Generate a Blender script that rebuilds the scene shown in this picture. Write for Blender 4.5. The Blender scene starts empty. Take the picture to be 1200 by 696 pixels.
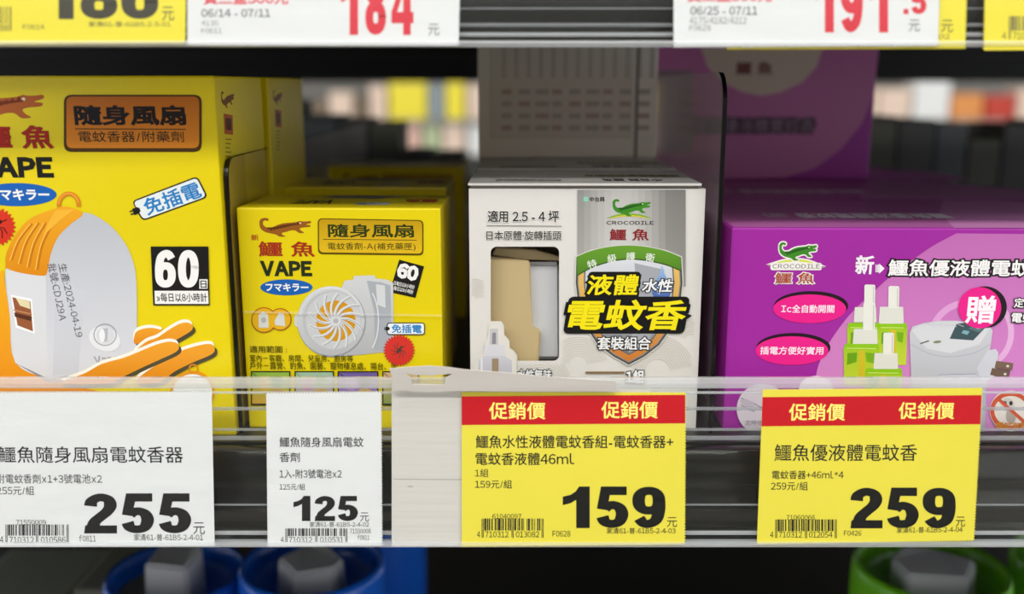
import bpy, bmesh, math, random
from mathutils import Vector, Matrix
from mathutils.geometry import tessellate_polygon
random.seed(7)
COL = bpy.context.scene.collection
SC = bpy.context.scene
# ------------------------------------------------------------------ camera
ZC = 1.35                      # camera height over the shop floor
PITCH = math.radians(12.2)
F = 1150.0
cam_d = bpy.data.cameras.new('camera')
cam_d.sensor_width = 36.0
cam_d.lens = 36.0 * F / 1200.0
cam_d.clip_start = 0.01
cam_d.dof.use_dof = True
cam_d.dof.focus_distance = 0.383
cam_d.dof.aperture_fstop = 4.5
cam = bpy.data.objects.new('camera', cam_d)
cam.location = (0, 0, ZC)
cam.rotation_euler = (math.radians(90) - PITCH, 0, 0)
COL.objects.link(cam)
SC.camera = cam
# ------------------------------------------------------------------ world, lights, exposure
w = bpy.data.worlds.new('shop_air'); SC.world = w; w.use_nodes = True
w.node_tree.nodes['Background'].inputs[0].default_value = (0.93, 0.95, 1.0, 1)
w.node_tree.nodes['Background'].inputs[1].default_value = 1.45
SC.view_settings.view_transform = 'Standard'
SC.view_settings.look = 'None'
SC.view_settings.gamma = 1
SC.view_settings.exposure = 0.12
SC.view_settings.use_curve_mapping = False
SC.cycles.transparent_max_bounces = 24
SC.cycles.max_bounces = 8
SC.cycles.use_denoising = True

def area(name, loc, rot, sx, sy, power, col=(1, 1, 1)):
    l = bpy.data.lights.new(name, 'AREA'); l.shape = 'RECTANGLE'; l.size = sx; l.size_y = sy
    l.energy = power; l.color = col
    o = bpy.data.objects.new(name, l); o.location = loc; o.rotation_euler = rot; COL.objects.link(o)
    return o
area('overhead_area_light', (-0.1, -0.80, 2.73), (0, 0, 0), 3.6, 0.30, 50, (1, 0.985, 0.95))
area('overhead_area_light', (-0.1, 0.02, 2.73), (0, 0, 0), 3.6, 0.60, 26, (1, 0.985, 0.95))  # added overhead lamp without a fixture; grades the cartons darker below the upper lip
area('overhead_area_light', (0.0, 2.05, 2.73), (0, 0, 0), 4.0, 0.30, 14, (1, 0.98, 0.94))

# ------------------------------------------------------------------ helpers
def lin(c):
    if isinstance(c, str):
        c = c.lstrip('#'); c = [int(c[i:i+2], 16) / 255 for i in (0, 2, 4)]
        c = [x / 12.92 if x <= 0.04045 else ((x + 0.055) / 1.055) ** 2.4 for x in c]
    return (c[0], c[1], c[2], 1.0)

def ray(px, py):
    cp, sp = math.cos(PITCH), math.sin(PITCH)
    r = (px - 600) / F; u = (348 - py) / F
    return Vector((r, cp + u * sp, -sp + u * cp))

def hit(px, py, P, N):
    d = ray(px, py); C = Vector((0, 0, ZC))
    return C + d * ((P - C).dot(N) / d.dot(N))

def zat(py, Y):                                   # world height seen at row py at distance Y
    d = ray(600, py); return ZC + d.z * Y / d.y

def xat(px, Y, Z):                                # world x seen at column px for a point at Y, Z
    cp, sp = math.cos(PITCH), math.sin(PITCH)
    return (px - 600) / F * (Y * cp - (Z - ZC) * sp)

_M = {}
def mat(name, color, rough=0.5, spec=0.5, metal=0.0, coat=0.0, noise=0.0, nscale=60, bump=0.0, bscale=200, emit=None, stretch=None, trans=0.0):
    if name in _M: return _M[name]
    m = bpy.data.materials.new(name); m.use_nodes = True; nt = m.node_tree; b = nt.nodes['Principled BSDF']
    c = lin(color)
    b.inputs['Base Color'].default_value = c
    b.inputs['Roughness'].default_value = rough
    b.inputs['Specular IOR Level'].default_value = spec
    b.inputs['Metallic'].default_value = metal
    b.inputs['Coat Weight'].default_value = coat
    b.inputs['Coat Roughness'].default_value = 0.12
    if noise or bump:
        tc = nt.nodes.new('ShaderNodeTexCoord'); mp = nt.nodes.new('ShaderNodeMapping')
        nt.links.new(tc.outputs['Object'], mp.inputs[0])
        if stretch: mp.inputs['Scale'].default_value = stretch
    if noise:
        n = nt.nodes.new('ShaderNodeTexNoise'); n.inputs['Scale'].default_value = nscale; n.inputs['Detail'].default_value = 4
        nt.links.new(mp.outputs[0], n.inputs[0])
        mx = nt.nodes.new('ShaderNodeMix'); mx.data_type = 'RGBA'
        mx.inputs[6].default_value = (c[0] * (1 - noise), c[1] * (1 - noise), c[2] * (1 - noise), 1)
        mx.inputs[7].default_value = tuple(min(1, x * (1 + noise)) for x in c[:3]) + (1,)
        nt.links.new(n.outputs[0], mx.inputs[0]); nt.links.new(mx.outputs[2], b.inputs['Base Color'])
    if bump:
        n2 = nt.nodes.new('ShaderNodeTexNoise'); n2.inputs['Scale'].default_value = bscale; n2.inputs['Detail'].default_value = 3
        nt.links.new(mp.outputs[0], n2.inputs[0])
        bp = nt.nodes.new('ShaderNodeBump'); bp.inputs['Strength'].default_value = bump; bp.inputs['Distance'].default_value = 0.001
        nt.links.new(n2.outputs[0], bp.inputs['Height']); nt.links.new(bp.outputs[0], b.inputs['Normal'])
        nt.links.new(bp.outputs[0], b.inputs['Coat Normal'])
    if emit:
        b.inputs['Emission Color'].default_value = lin(emit[0]); b.inputs['Emission Strength'].default_value = emit[1]
    _M[name] = m
    return m

def ink(name, rough, coat, bump=0.0, bscale=120, spec=0.4):
    """printing ink: the colour of each printed shape is stored on its own mesh"""
    m = mat(name, '#ffffff', rough=rough, coat=coat, bump=bump, bscale=bscale, spec=spec)
    nt = m.node_tree
    a = nt.nodes.new('ShaderNodeVertexColor'); a.layer_name = 'ink'
    nt.links.new(a.outputs[0], nt.nodes['Principled BSDF'].inputs['Base Color'])
    return m

def plastic(name, tint, haze, gloss_rough=0.08, hazecol='#ffffff', ior=1.45):
    """thin clear plastic: mostly lets light straight through, with surface gloss and a little haze"""
    if name in _M: return _M[name]
    m = bpy.data.materials.new(name); m.use_nodes = True; nt = m.node_tree; nt.nodes.clear()
    out = nt.nodes.new('ShaderNodeOutputMaterial')
    t = nt.nodes.new('ShaderNodeBsdfTransparent'); t.inputs[0].default_value = lin(tint)
    d = nt.nodes.new('ShaderNodeBsdfDiffuse'); d.inputs[0].default_value = lin(hazecol)
    tl = nt.nodes.new('ShaderNodeBsdfTranslucent'); tl.inputs[0].default_value = lin(hazecol)
    g = nt.nodes.new('ShaderNodeBsdfGlossy'); g.inputs['Roughness'].default_value = gloss_rough
    fr = nt.nodes.new('ShaderNodeFresnel'); fr.inputs[0].default_value = ior
    m0 = nt.nodes.new('ShaderNodeMixShader'); m0.inputs[0].default_value = 0.5
    nt.links.new(d.outputs[0], m0.inputs[1]); nt.links.new(tl.outputs[0], m0.inputs[2])
    m1 = nt.nodes.new('ShaderNodeMixShader'); m1.inputs[0].default_value = haze
    nt.links.new(t.outputs[0], m1.inputs[1]); nt.links.new(m0.outputs[0], m1.inputs[2])
    m2 = nt.nodes.new('ShaderNodeMixShader')
    ge = nt.nodes.new('ShaderNodeNewGeometry'); iv = nt.nodes.new('ShaderNodeMath'); iv.operation = 'SUBTRACT'; iv.inputs[0].default_value = 1.0
    nt.links.new(ge.outputs['Backfacing'], iv.inputs[1])
    mu = nt.nodes.new('ShaderNodeMath'); mu.operation = 'MULTIPLY'; nt.links.new(fr.outputs[0], mu.inputs[0]); nt.links.new(iv.outputs[0], mu.inputs[1])
    nt.links.new(mu.outputs[0], m2.inputs[0]); nt.links.new(m1.outputs[0], m2.inputs[1]); nt.links.new(g.outputs[0], m2.inputs[2])
    nt.links.new(m2.outputs[0], out.inputs[0])
    _M[name] = m
    return m

def tag(o, label=None, cat=None, group=None, kind=None):
    if label: o['label'] = label
    if cat: o['category'] = cat
    if group: o['group'] = group
    if kind: o['kind'] = kind
    return o

_W = {}                                            # world matrices of the roots
def root(name, loc, rz=0, label=None, cat=None, group=None):
    o = bpy.data.objects.new(name, None); COL.objects.link(o)
    o.empty_display_size = 0.02
    o.location = loc; o.rotation_euler = (0, 0, rz)
    _W[o.name] = Matrix.Translation(Vector(loc)) @ Matrix.Rotation(rz, 4, 'Z')
    return tag(o, label, cat, group)

def link_mesh(name, me, parent, world=None):
    """me holds world coordinates; they are moved into the space of the thing it belongs to"""
    o = bpy.data.objects.new(name, me); COL.objects.link(o)
    if parent is not None:
        W = _W[parent.name]
        me.transform(W.inverted()); o.parent = parent
        _W[o.name] = W
    else:
        _W[o.name] = Matrix.Identity(4)
    return o

def bm_obj(name, bm, m, parent=None, smooth=False):
    me = bpy.data.meshes.new(name)
    bmesh.ops.recalc_face_normals(bm, faces=bm.faces)
    bm.to_mesh(me); bm.free()
    me.materials.append(m)
    if smooth:
        for p in me.polygons: p.use_smooth = True
    return link_mesh(name, me, parent)

def box_bm(c0, c1, bev=0.0, bm=None, R=None, seg=2):
    bm2 = bmesh.new()
    bmesh.ops.create_cube(bm2, size=1)
    s = Vector(c1) - Vector(c0); c = (Vector(c1) + Vector(c0)) / 2
    for v in bm2.verts: v.co = Vector((v.co.x * s.x, v.co.y * s.y, v.co.z * s.z)) + c
    if bev: bmesh.ops.bevel(bm2, geom=bm2.edges[:], offset=bev, segments=seg, affect='EDGES', profile=0.6)
    if R is not None: bmesh.ops.transform(bm2, matrix=R, verts=bm2.verts)
    if bm is None: return bm2
    me = bpy.data.meshes.new('t'); bm2.to_mesh(me); bm.from_mesh(me); bm2.free(); bpy.data.meshes.remove(me)
    return bm

def copy_tree(o, parent=None):
    c = o.copy(); COL.objects.link(c)
    if parent is not None:
        c.parent = parent
    for ch in list(o.children): copy_tree(ch, c)
    return c

def smooth_pts(pts, closed=True, n=5):
    out = []; N = len(pts)
    rng = range(N) if closed else range(N - 1)
    for i in rng:
        g = (lambda k: pts[k % N]) if closed else (lambda k: pts[max(0, min(N - 1, k))])
        p0, p1, p2, p3 = g(i - 1), g(i), g(i + 1), g(i + 2)
        for k in range(n):
            t = k / n
            out.append(tuple(0.5 * ((2 * p1[j]) + (-p0[j] + p2[j]) * t + (2 * p0[j] - 5 * p1[j] + 4 * p2[j] - p3[j]) * t * t +
                       (-p0[j] + 3 * p1[j] - 3 * p2[j] + p3[j]) * t ** 3) for j in (0, 1)))
    if not closed: out.append(tuple(pts[-1]))
    return out

# one reusable text object turns strings into meshes
_tc = bpy.data.curves.new('type_setter', 'FONT'); _to = bpy.data.objects.new('type_setter', _tc); COL.objects.link(_to)
_cache = {}
def one(ch, bold):
    k = (ch, bold)
    if k in _cache: return _cache[k]
    _tc.body = ch; _tc.bevel_depth = bold; _tc.bevel_resolution = 0; _tc.resolution_u = 2
    _to.update_tag()
    dg = bpy.context.evaluated_depsgraph_get(); dg.update()
    ev = _to.evaluated_get(dg); me = ev.to_mesh()
    V = [(v.co.x, v.co.y) for v in me.vertices]
    Fs = [tuple(p.vertices) for p in me.polygons if p.normal.z > 0.2]
    ev.to_mesh_clear()
    used = sorted({i for f in Fs for i in f}); mp = {a: b for b, a in enumerate(used)}
    _cache[k] = ([V[i] for i in used], [tuple(mp[i] for i in f) for f in Fs])
    return _cache[k]
def glyphs(s, bold, res=2):
    """latin letters and figures are taken from the wide set that goes with the Chinese ones, closed up to text spacing"""
    V, Fs, x = [], [], 0.0
    for ch in s:
        if ch == ' ': x += 0.30; continue
        wide = ch.isascii() and ch.isalnum()
        g0, _ = one(chr(ord(ch) + 0xFEE0) if wide else ch, 0.0); g, f = one(chr(ord(ch) + 0xFEE0) if wide else ch, bold)
        a, b = min(v[0] for v in g0), max(v[0] for v in g0)
        if wide and ch.isdigit(): wd = 0.60; off = x + (wd - (b - a)) / 2 - a
        elif ch.isascii() or ch in '»·': wd = (b - a) + 0.13; off = x + 0.065 - a
        else: wd = 1.0; off = x
        k = len(V); V += [(v[0] + off, v[1]) for v in g]; Fs += [tuple(i + k for i in q) for q in f]; x += wd
    return V, Fs

class Print:
    """flat print on a plane. Coordinates are measured on the photographed face and turned into
    places on that face's own plane, so every printed shape lies on the pack or card itself."""
    def __init__(s, P, U, V, parent, material, step=4e-6, base=6.0e-5):
        s.P, s.U, s.V = Vector(P), Vector(U).normalized(), Vector(V).normalized()
        s.N = s.U.cross(s.V).normalized(); s.parent = parent; s.mat = material
        s.step, s.lift = step, base; s.z = (1, 0, 0); s.new('print')
    def view(s, k=1, ox=0, oy=0): s.z = (k, ox, oy)
    def new(s, name):
        s.name = name; s.vs, s.fs, s.cs = [], [], []
    def uv(s, x, y):
        k, ox, oy = s.z
        h = hit(x / k + ox, y / k + oy, s.P, s.N) - s.P
        return (h.dot(s.U), h.dot(s.V))
    def add(s, uvs, faces, cols):
        s.lift += s.step
        b = len(s.vs)
        for (u, v) in uvs: s.vs.append(s.P + s.U * u + s.V * v + s.N * s.lift)
        for f in faces: s.fs.append(tuple(i + b for i in f))
        if not isinstance(cols, list): cols = [lin(cols)] * len(uvs)
        s.cs += cols
    def poly(s, pts, col, smooth=False, holes=(), grad=None, n=4):
        """grad=(colour at top, colour at bottom) shades a printed picture from top to bottom"""
        if smooth: pts = smooth_pts(pts, True, n)
        loops = [[s.uv(*p) for p in pts]] + [[s.uv(*p) for p in h] for h in holes]
        flat = [p for l in loops for p in l]
        tris = tessellate_polygon([[Vector((p[0], p[1], 0)) for p in l] for l in loops])
        if grad:
            ys = [p[1] for p in flat]; a, b = min(ys), max(ys); c1, c0 = lin(grad[0]), lin(grad[1])
            cols = [tuple(c0[i] + (c1[i] - c0[i]) * (p[1] - a) / max(1e-9, b - a) for i in range(3)) + (1,) for p in flat]
        else: cols = col
        s.add(flat, [tuple(t) for t in tris], cols)
    def ell(s, cx, cy, rx, ry, col, rot=0, n=36, grad=None):
        c, q = math.cos(math.radians(rot)), math.sin(math.radians(rot))
        pts = []
        for i in range(n):
            a = 2 * math.pi * i / n; x, y = rx * math.cos(a), ry * math.sin(a)
            pts.append((cx + x * c - y * q, cy + x * q + y * c))
        s.poly(pts, col, grad=grad)
    def ring(s, cx, cy, rx, ry, wd, col, a0=0, a1=360, n=36):
        s.line([(cx + rx * math.cos(math.radians(a0 + (a1 - a0) * i / n)), cy + ry * math.sin(math.radians(a0 + (a1 - a0) * i / n))) for i in range(n + 1)], wd, col)
    def rect(s, x0, y0, x1, y1, col, grad=None): s.poly([(x0, y0), (x1, y0), (x1, y1), (x0, y1)], col, grad=grad)
    def quad(s, pts, col, r=0.0, grad=None):
        """four corners, optionally rounded (r as a share of the shorter side)"""
        if r <= 0: return s.poly(pts, col, grad=grad)
        out = []
        for i in range(4):
            p, a, b = Vector(pts[i]), Vector(pts[i - 1]), Vector(pts[(i + 1) % 4])
            R = r * min((a - p).length, (b - p).length)
            A = p + (a - p).normalized() * R; B = p + (b - p).normalized() * R
            for k in range(6):
                t = k / 5; out.append(tuple(A * (1 - t) ** 2 + p * 2 * t * (1 - t) + B * t * t))
        s.poly(out, col, grad=grad)
    def rr(s, x0, y0, x1, y1, col, r=0.2, grad=None): s.quad([(x0, y0), (x1, y0), (x1, y1), (x0, y1)], col, r, grad)
    def line(s, pts, wd, col, pen=None):
        P2 = [Vector(p) for p in pts]; L, R = [], []
        for i, p in enumerate(P2):
            d = (P2[min(i + 1, len(P2) - 1)] - P2[max(i - 1, 0)])
            n = Vector((-d.y, d.x)).normalized()
            o = Vector((n.x * pen[0], n.y * pen[1])) if pen else n * wd / 2
            L.append(s.uv(*(p + o))); R.append(s.uv(*(p - o)))
        n = len(P2)
        s.add(L + R, [(i, i + 1, n + i + 1, n + i) for i in range(n - 1)], col)
    def text(s, t, x0, y0, x1, y1, col, bold=0.0, out=None, rot=0, shear=0.0, flipv=False):
        """out=(width, colour): a border behind the letters. rot turns about the middle, degrees anticlockwise."""
        cx, cy = (x0 + x1) / 2, (y0 + y1) / 2
        L, R, T, B = s.uv(x0, cy), s.uv(x1, cy), s.uv(cx, y0), s.uv(cx, y1); Cc = s.uv(cx, cy)
        wd = abs(R[0] - L[0]); ht = abs(T[1] - B[1])
        V, Fs = glyphs(t, bold)
        xs = [v[0] for v in V]; ys = [v[1] for v in V]
        ax, bx, ay, by = min(xs), max(xs), min(ys), max(ys)
        sx, sy = wd / (bx - ax), ht / (by - ay); mx, my = (ax + bx) / 2, (ay + by) / 2
        ca, sa = math.cos(math.radians(rot)), math.sin(math.radians(rot))
        slope = math.atan2(R[1] - L[1], R[0] - L[0]) if abs(rot) < 60 else 0
        def tr(v):
            x, y = (v[0] - mx) * sx, (v[1] - my) * sy
            x += y * shear
            if flipv: x, y = -x, -y
            return (Cc[0] + x * ca - y * sa, Cc[1] + x * sa + y * ca)
        if out:
            V2, F2 = glyphs(t, bold + out[0]); s.add([tr(v) for v in V2], F2, out[1])
        s.add([tr(v) for v in V], Fs, col)
    def figures(s, t, x0, y0, x1, y1, col, gap=0.06):
        """heavy price figures, drawn stroke by stroke"""
        adv = {'1': 0.70, '.': 0.3}; W = sum(adv.get(c, 0.70) for c in t) + gap * (len(t) - 1)
        X = [0.0]
        def f(p): return (x0 + (X[0] + p[0]) / W * (x1 - x0), y1 - p[1] * (y1 - y0))
        a, b = 0.131 / W * (x1 - x0), 0.097 * (y1 - y0)
        def pg(pts): s.poly([f(p) for p in pts], col)
        def st(pts, closed=False):
            q = smooth_pts([f(p) for p in pts], closed, 7)
            if closed: q.append(q[0]); q.append(q[1])
            s.line(q, 0, col, pen=(a, b))
        def rg(cx, cy, rx, ry):
            q = []
            for i in range(38):
                t_ = 2 * math.pi * i / 36; c_, s_ = math.cos(t_), math.sin(t_)
                q.append(f((cx + rx * math.copysign(abs(c_) ** 0.85, c_), cy + ry * math.copysign(abs(s_) ** 0.85, s_))))
            s.line(q, 0, col, pen=(a, b))
        def turn(pts): return [(0.70 - p[0], 1 - p[1]) for p in pts]
        tail9 = [(0.565, 0.66), (0.56, 0.42), (0.50, 0.20), (0.36, 0.105), (0.24, 0.12), (0.15, 0.235)]
        for ch in t:
            if ch == '1': pg([(.36, 0), (.64, 0), (.64, 1), (.42, 1), (.35, .88), (.24, .80), (.08, .755), (.08, .55), (.24, .60), (.36, .68)])
            elif ch == '2':
                st([(.15, .68), (.18, .81), (.33, .897), (.50, .85), (.555, .70), (.49, .55), (.35, .41), (.24, .29), (.19, .14)])
                pg([(.02, 0), (.69, 0), (.69, .20), (.04, .20)])
            elif ch == '5':
                st([(.145, .275), (.20, .15), (.34, .103), (.49, .155), (.555, .33), (.50, .49), (.37, .555), (.27, .53), (.20, .47)])
                pg([(.115, 1), (.65, 1), (.65, .795), (.30, .795), (.265, .60), (.30, .50), (.25, .43), (.03, .47)])
            elif ch == '9': rg(.35, .66, .212, .237); st(tail9)
            elif ch == '6': rg(.35, .34, .212, .237); st(turn(tail9))
            elif ch == '8': rg(.35, .745, .185, .155); rg(.35, .295, .212, .192)
            elif ch == '0': rg(.35, .5, .212, .397)
            elif ch == '4':
                pg([(.39, 0), (.64, 0), (.64, 1), (.39, 1)]); pg([(0, .20), (.73, .20), (.73, .39), (0, .39)])
                pg([(0, .39), (.19, .39), (.42, .76), (.42, 1), (.38, 1)])
            elif ch == '.': pg([(.03, 0), (.25, 0), (.25, .2), (.03, .2)])
            X[0] += adv.get(ch, 0.70) + gap
    def star(s, cx, cy, ro, ri, n, col, sq=1.0):
        pts = []
        for i in range(2 * n):
            r = ro if i % 2 == 0 else ri; a = math.pi * i / n
            pts.append((cx + r * math.cos(a), cy + sq * r * math.sin(a)))
        s.poly(pts, col)
    def ean(s, code, x0, y0, x1, y1, yt, col):
        Lc = ['0001101', '0011001', '0010011', '0111101', '0100011', '0110001', '0101111', '0111011', '0110111', '0001011']
        par = ['LLLLLL', 'LLGLGG', 'LLGGLG', 'LLGGGL', 'LGLLGG', 'LGGLLG', 'LGGGLL', 'LGLGLG', 'LGLGGL', 'LGGLGL'][int(code[0])]
        bits = '101'
        for d, p in zip(code[1:7], par):
            c = Lc[int(d)]
            if p == 'G': c = ''.join('1' if q == '0' else '0' for q in c)[::-1]
            bits += c
        bits += '01010'
        for d in code[7:]: bits += ''.join('1' if q == '0' else '0' for q in Lc[int(d)])
        bits += '101'
        uvs, fs = [], []; i = 0; n = len(bits)
        while i < n:
            if bits[i] == '1':
                j = i
                while j < n and bits[j] == '1': j += 1
                a, b = x0 + (x1 - x0) * i / n, x0 + (x1 - x0) * j / n
                yb = y1 if (i < 3 or i >= n - 3 or 45 <= i < 50) else yt
                k = len(uvs); uvs += [s.uv(a, y0), s.uv(b, y0), s.uv(b, yb), s.uv(a, yb)]; fs.append((k, k + 1, k + 2, k + 3)); i = j
            else: i += 1
        s.add(uvs, fs, col)
    def done(s, name=None, parent=None, label=None, mat_=None):
        if not s.fs: return None
        me = bpy.data.meshes.new(name or s.name)
        me.from_pydata([tuple(v) for v in s.vs], [], s.fs)
        ca = me.color_attributes.new('ink', 'FLOAT_COLOR', 'POINT')
        ca.data.foreach_set('color', [x for c in s.cs for x in c])
        me.materials.append(mat_ or s.mat)
        o = link_mesh(name or s.name, me, parent or s.parent)
        if label: o['label'] = label
        s.vs, s.fs, s.cs = [], [], []
        return o

# ------------------------------------------------------------------ materials
GLOSS = ink('glossy_printing_ink', 0.32, 0.22, bump=0.10, bscale=90, spec=0.25)
SATIN = ink('satin_printing_ink', 0.45, 0.06)
PAPER = ink('paper_printing_ink', 0.75, 0.0, spec=0.15)
M_yel = mat('yellow_wrapped_board', '#ebd400', rough=0.32, coat=0.35, noise=0.03, nscale=30, bump=0.22, bscale=70)
M_wht = mat('pearly_white_board', '#e3dfd8', rough=0.40, coat=0.06, noise=0.02, nscale=300)
M_pur = mat('purple_board', '#a3239f', rough=0.42, coat=0.05, noise=0.03, nscale=40)
M_gry = mat('grey_back_board', '#ece7da', rough=0.5)
M_tagw = mat('white_label_paper', '#dcdbd9', rough=0.75, spec=0.2, noise=0.015, nscale=40, bump=0.35, bscale=45, stretch=(1, 1, 2.5))
M_card = mat('warm_white_card', '#ccc6be', rough=0.7, spec=0.2, noise=0.02, nscale=60, bump=0.2, bscale=45, stretch=(.3, 1, 6))
M_tagy = mat('yellow_label_paper', '#e4d445', rough=0.75, spec=0.2, noise=0.03, nscale=35, bump=0.3, bscale=40)
M_deck = mat('dark_steel_deck', '#23221f', rough=0.45, spec=0.5, noise=0.1, nscale=20)
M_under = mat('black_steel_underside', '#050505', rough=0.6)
M_lip = mat('brushed_dark_steel_lip', '#3c3a35', rough=0.2, metal=0.9, noise=0.15, nscale=14, stretch=(2, 1, 40), bump=0.12, bscale=25)
M_clear = plastic('clear_price_rail_sheet', '#feffff', 0.003, 0.10)
M_ridge = plastic('clear_price_rail_ridge', '#dfe3e6', 0.22, 0.12)
M_roll = plastic('clear_price_rail_roll', '#f4f6f8', 0.36, 0.08, '#ffffff')
M_div = plastic('clear_divider_sheet', '#f4f2f0', 0.05, 0.2, '#d8d0cc', 1.2)
M_divedge = mat('dark_divider_edge', '#0b0a09', rough=0.25)

ZD = ZC - 0.136                                     # top of the shelf deck
DK = '#1c1a16'

# ------------------------------------------------------------------ setting
def slab(name, c0, c1, m, kind='structure'):
    return tag(bm_obj(name, box_bm(c0, c1), m), kind=kind)
slab('floor', (-3, -3, -0.05), (3, 5, 0), mat('grey_vinyl_floor', '#9c9a94', rough=0.35, noise=0.06, nscale=5))
slab('ceiling', (-3, -3, 2.8), (3, 5, 2.85), mat('white_ceiling_board', '#c9c9c6', rough=0.9, noise=0.03))

# shelf units ------------------------------------------------------
def lip(X0, X1, y0, y1, z0, z1, name, parent, m, roll=0.004):
    """a folded sheet metal front lip: face rippled to give reflection bands, with rolled top and bottom bends"""
    bm = bmesh.new(); K = 26
    za, zb = z1 - roll, z0 + roll
    wav = [(y0 + .0006 + .0006 * math.cos(2 * math.pi * 2.2 * i / K) , za + (zb - za) * i / K) for i in range(K + 1)]
    prof = [(y1, z1), (y0 + roll, z1), (y0 + roll * .4, z1 - roll * .3)] + wav + [(y0 + roll * .4, z0 + roll * .3), (y0 + roll, z0), (y0 + roll * 2, z0), (y0 + roll * 2, z0 + 0.0015), (y0 + roll, z0 + .0015), (y0 + 0.0025, z0 + roll), (y0 + 0.0025, z1 - roll), (y0 + roll, z1 - 0.0015), (y1, z1 - 0.0015)]
    a = [bm.verts.new((X0, p[0], p[1])) for p in prof]; b = [bm.verts.new((X1, p[0], p[1])) for p in prof]
    n = len(prof)
    for i in range(n): bm.faces.new((a[i], a[(i + 1) % n], b[(i + 1) % n], b[i]))
    bm.faces.new(a); bm.faces.new(b[::-1])
    return bm_obj(name, bm, m, parent, smooth=True)

XL, XR = -0.62, 0.62
ZU = ZC + 0.058                                     # upper shelf deck
ZL = ZC - 0.335                                     # lower shelf deck
def tier(z, yd, yl, zb, m, label, ml=None):
    r = root('shelf', (0, .58, z), label=label, cat='shelf')
    bm_obj('deck', box_bm((XL, yd, z - 0.004), (XR, 0.80, z)), m, r)
    lip(XL, XR, yl, yd + .001, zb, z - 0.0005, 'front_lip', r, ml or M_lip)
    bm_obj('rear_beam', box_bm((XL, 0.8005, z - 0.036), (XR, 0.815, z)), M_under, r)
    return r
tier(ZD, .362, .3535, zat(632, .3535), M_deck, 'dark steel shelf carrying the yellow, white and purple cartons')
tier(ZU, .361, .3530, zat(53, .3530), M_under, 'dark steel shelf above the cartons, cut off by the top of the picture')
tier(ZL, .362, .3535, ZL - .042, M_deck, 'dark steel shelf under the blue and green tubs')
for X, sd in ((XL - 0.035, 'left'), (XR + .005, 'right')):
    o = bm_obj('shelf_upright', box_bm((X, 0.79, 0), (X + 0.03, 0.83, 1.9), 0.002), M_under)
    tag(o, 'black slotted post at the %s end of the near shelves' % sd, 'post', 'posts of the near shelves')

# price rails ------------------------------------------------------
T0 = Vector((0, 0.3490, zat(460, 0.349)))           # lower rail: a point on the card plane
TILT = math.radians(7)
TU, TV = Vector((1, 0, 0)), Vector((0, math.sin(TILT), math.cos(TILT)))
T1 = Vector((0, 0.3400, zat(0, 0.340)))             # upper rail

def rail(P, ytop, ybot, ys, label, zc):
    """ytop..ybot: rows of the rail; ys: rows of the moulded ridges"""
    r = root('price_rail', (0, P.y, hit(600, ybot, P, TU.cross(TV)).z), label=label, cat='price rail', group=None)
    N = TU.cross(TV)
    def at_row(y, off): return hit(600, y, P, N) - N * off      # off: towards the shelf
    def bar(name, ya, yb, off0, off1, m, rnd=True):
        a, b = at_row(ya, 0), at_row(yb, 0); h = (a - b).length; c = (a + b) / 2
        bm = bmesh.new(); prof = []
        if rnd:
            k = 10
            for i in range(k):
                t = 2 * math.pi * i / k
                cc, ss = math.cos(t), math.sin(t)
                prof.append(((off0 + off1) / 2 + (off1 - off0) / 2 * math.copysign(abs(cc) ** .6, cc), h / 2 * math.copysign(abs(ss) ** .6, ss)))
        else: prof = [(off0, -h / 2), (off1, -h / 2), (off1, h / 2), (off0, h / 2)]
        A = [bm.verts.new(c - N * p[0] + TV * p[1] + Vector((XL, 0, 0))) for p in prof]
        B = [bm.verts.new(c - N * p[0] + TV * p[1] + Vector((XR, 0, 0))) for p in prof]
        n = len(prof)
        for i in range(n): bm.faces.new((A[i], A[(i + 1) % n], B[(i + 1) % n], B[i]))
        bm.faces.new(A); bm.faces.new(B[::-1])
        return bm_obj(name, bm, m, r, smooth=False)
    bar('top_roll', ytop, ytop + 13, 0.0, 0.0050, M_roll)
    bar('top_ridge', ytop + 16.5, ytop + 19.5, 0.0012, 0.0026, M_roll)
    for (ya, yb) in ys: bar('ridge', ya, yb, 0.0012, 0.0024, M_ridge)
    bar('bottom_bead', ybot - 15, ybot - 10.5, 0.0012, 0.0026, M_roll)
    bar('bottom_roll', ybot - 4.5, ybot + 2, -0.0012, 0.0040, M_roll)
    bar('back_sheet', ytop + 8, ybot - 2, 0.0028, 0.0032, M_clear, False)
    bar('cover_sheet', ytop + 8, ybot - 2, -0.0013, -0.0010, M_clear, False)
    return r
rail(T0, 443, 639, [(478, 482), (503, 506), (512, 517), (592, 594)], 'clear plastic price rail below the yellow, white and purple cartons', 0)
rail(T1, -138, 52, [(-100, -97), (-77, -74), (-66, -60), (26, 30), (8, 9.5)], 'clear plastic price rail along the top of the picture', 0)

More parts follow.
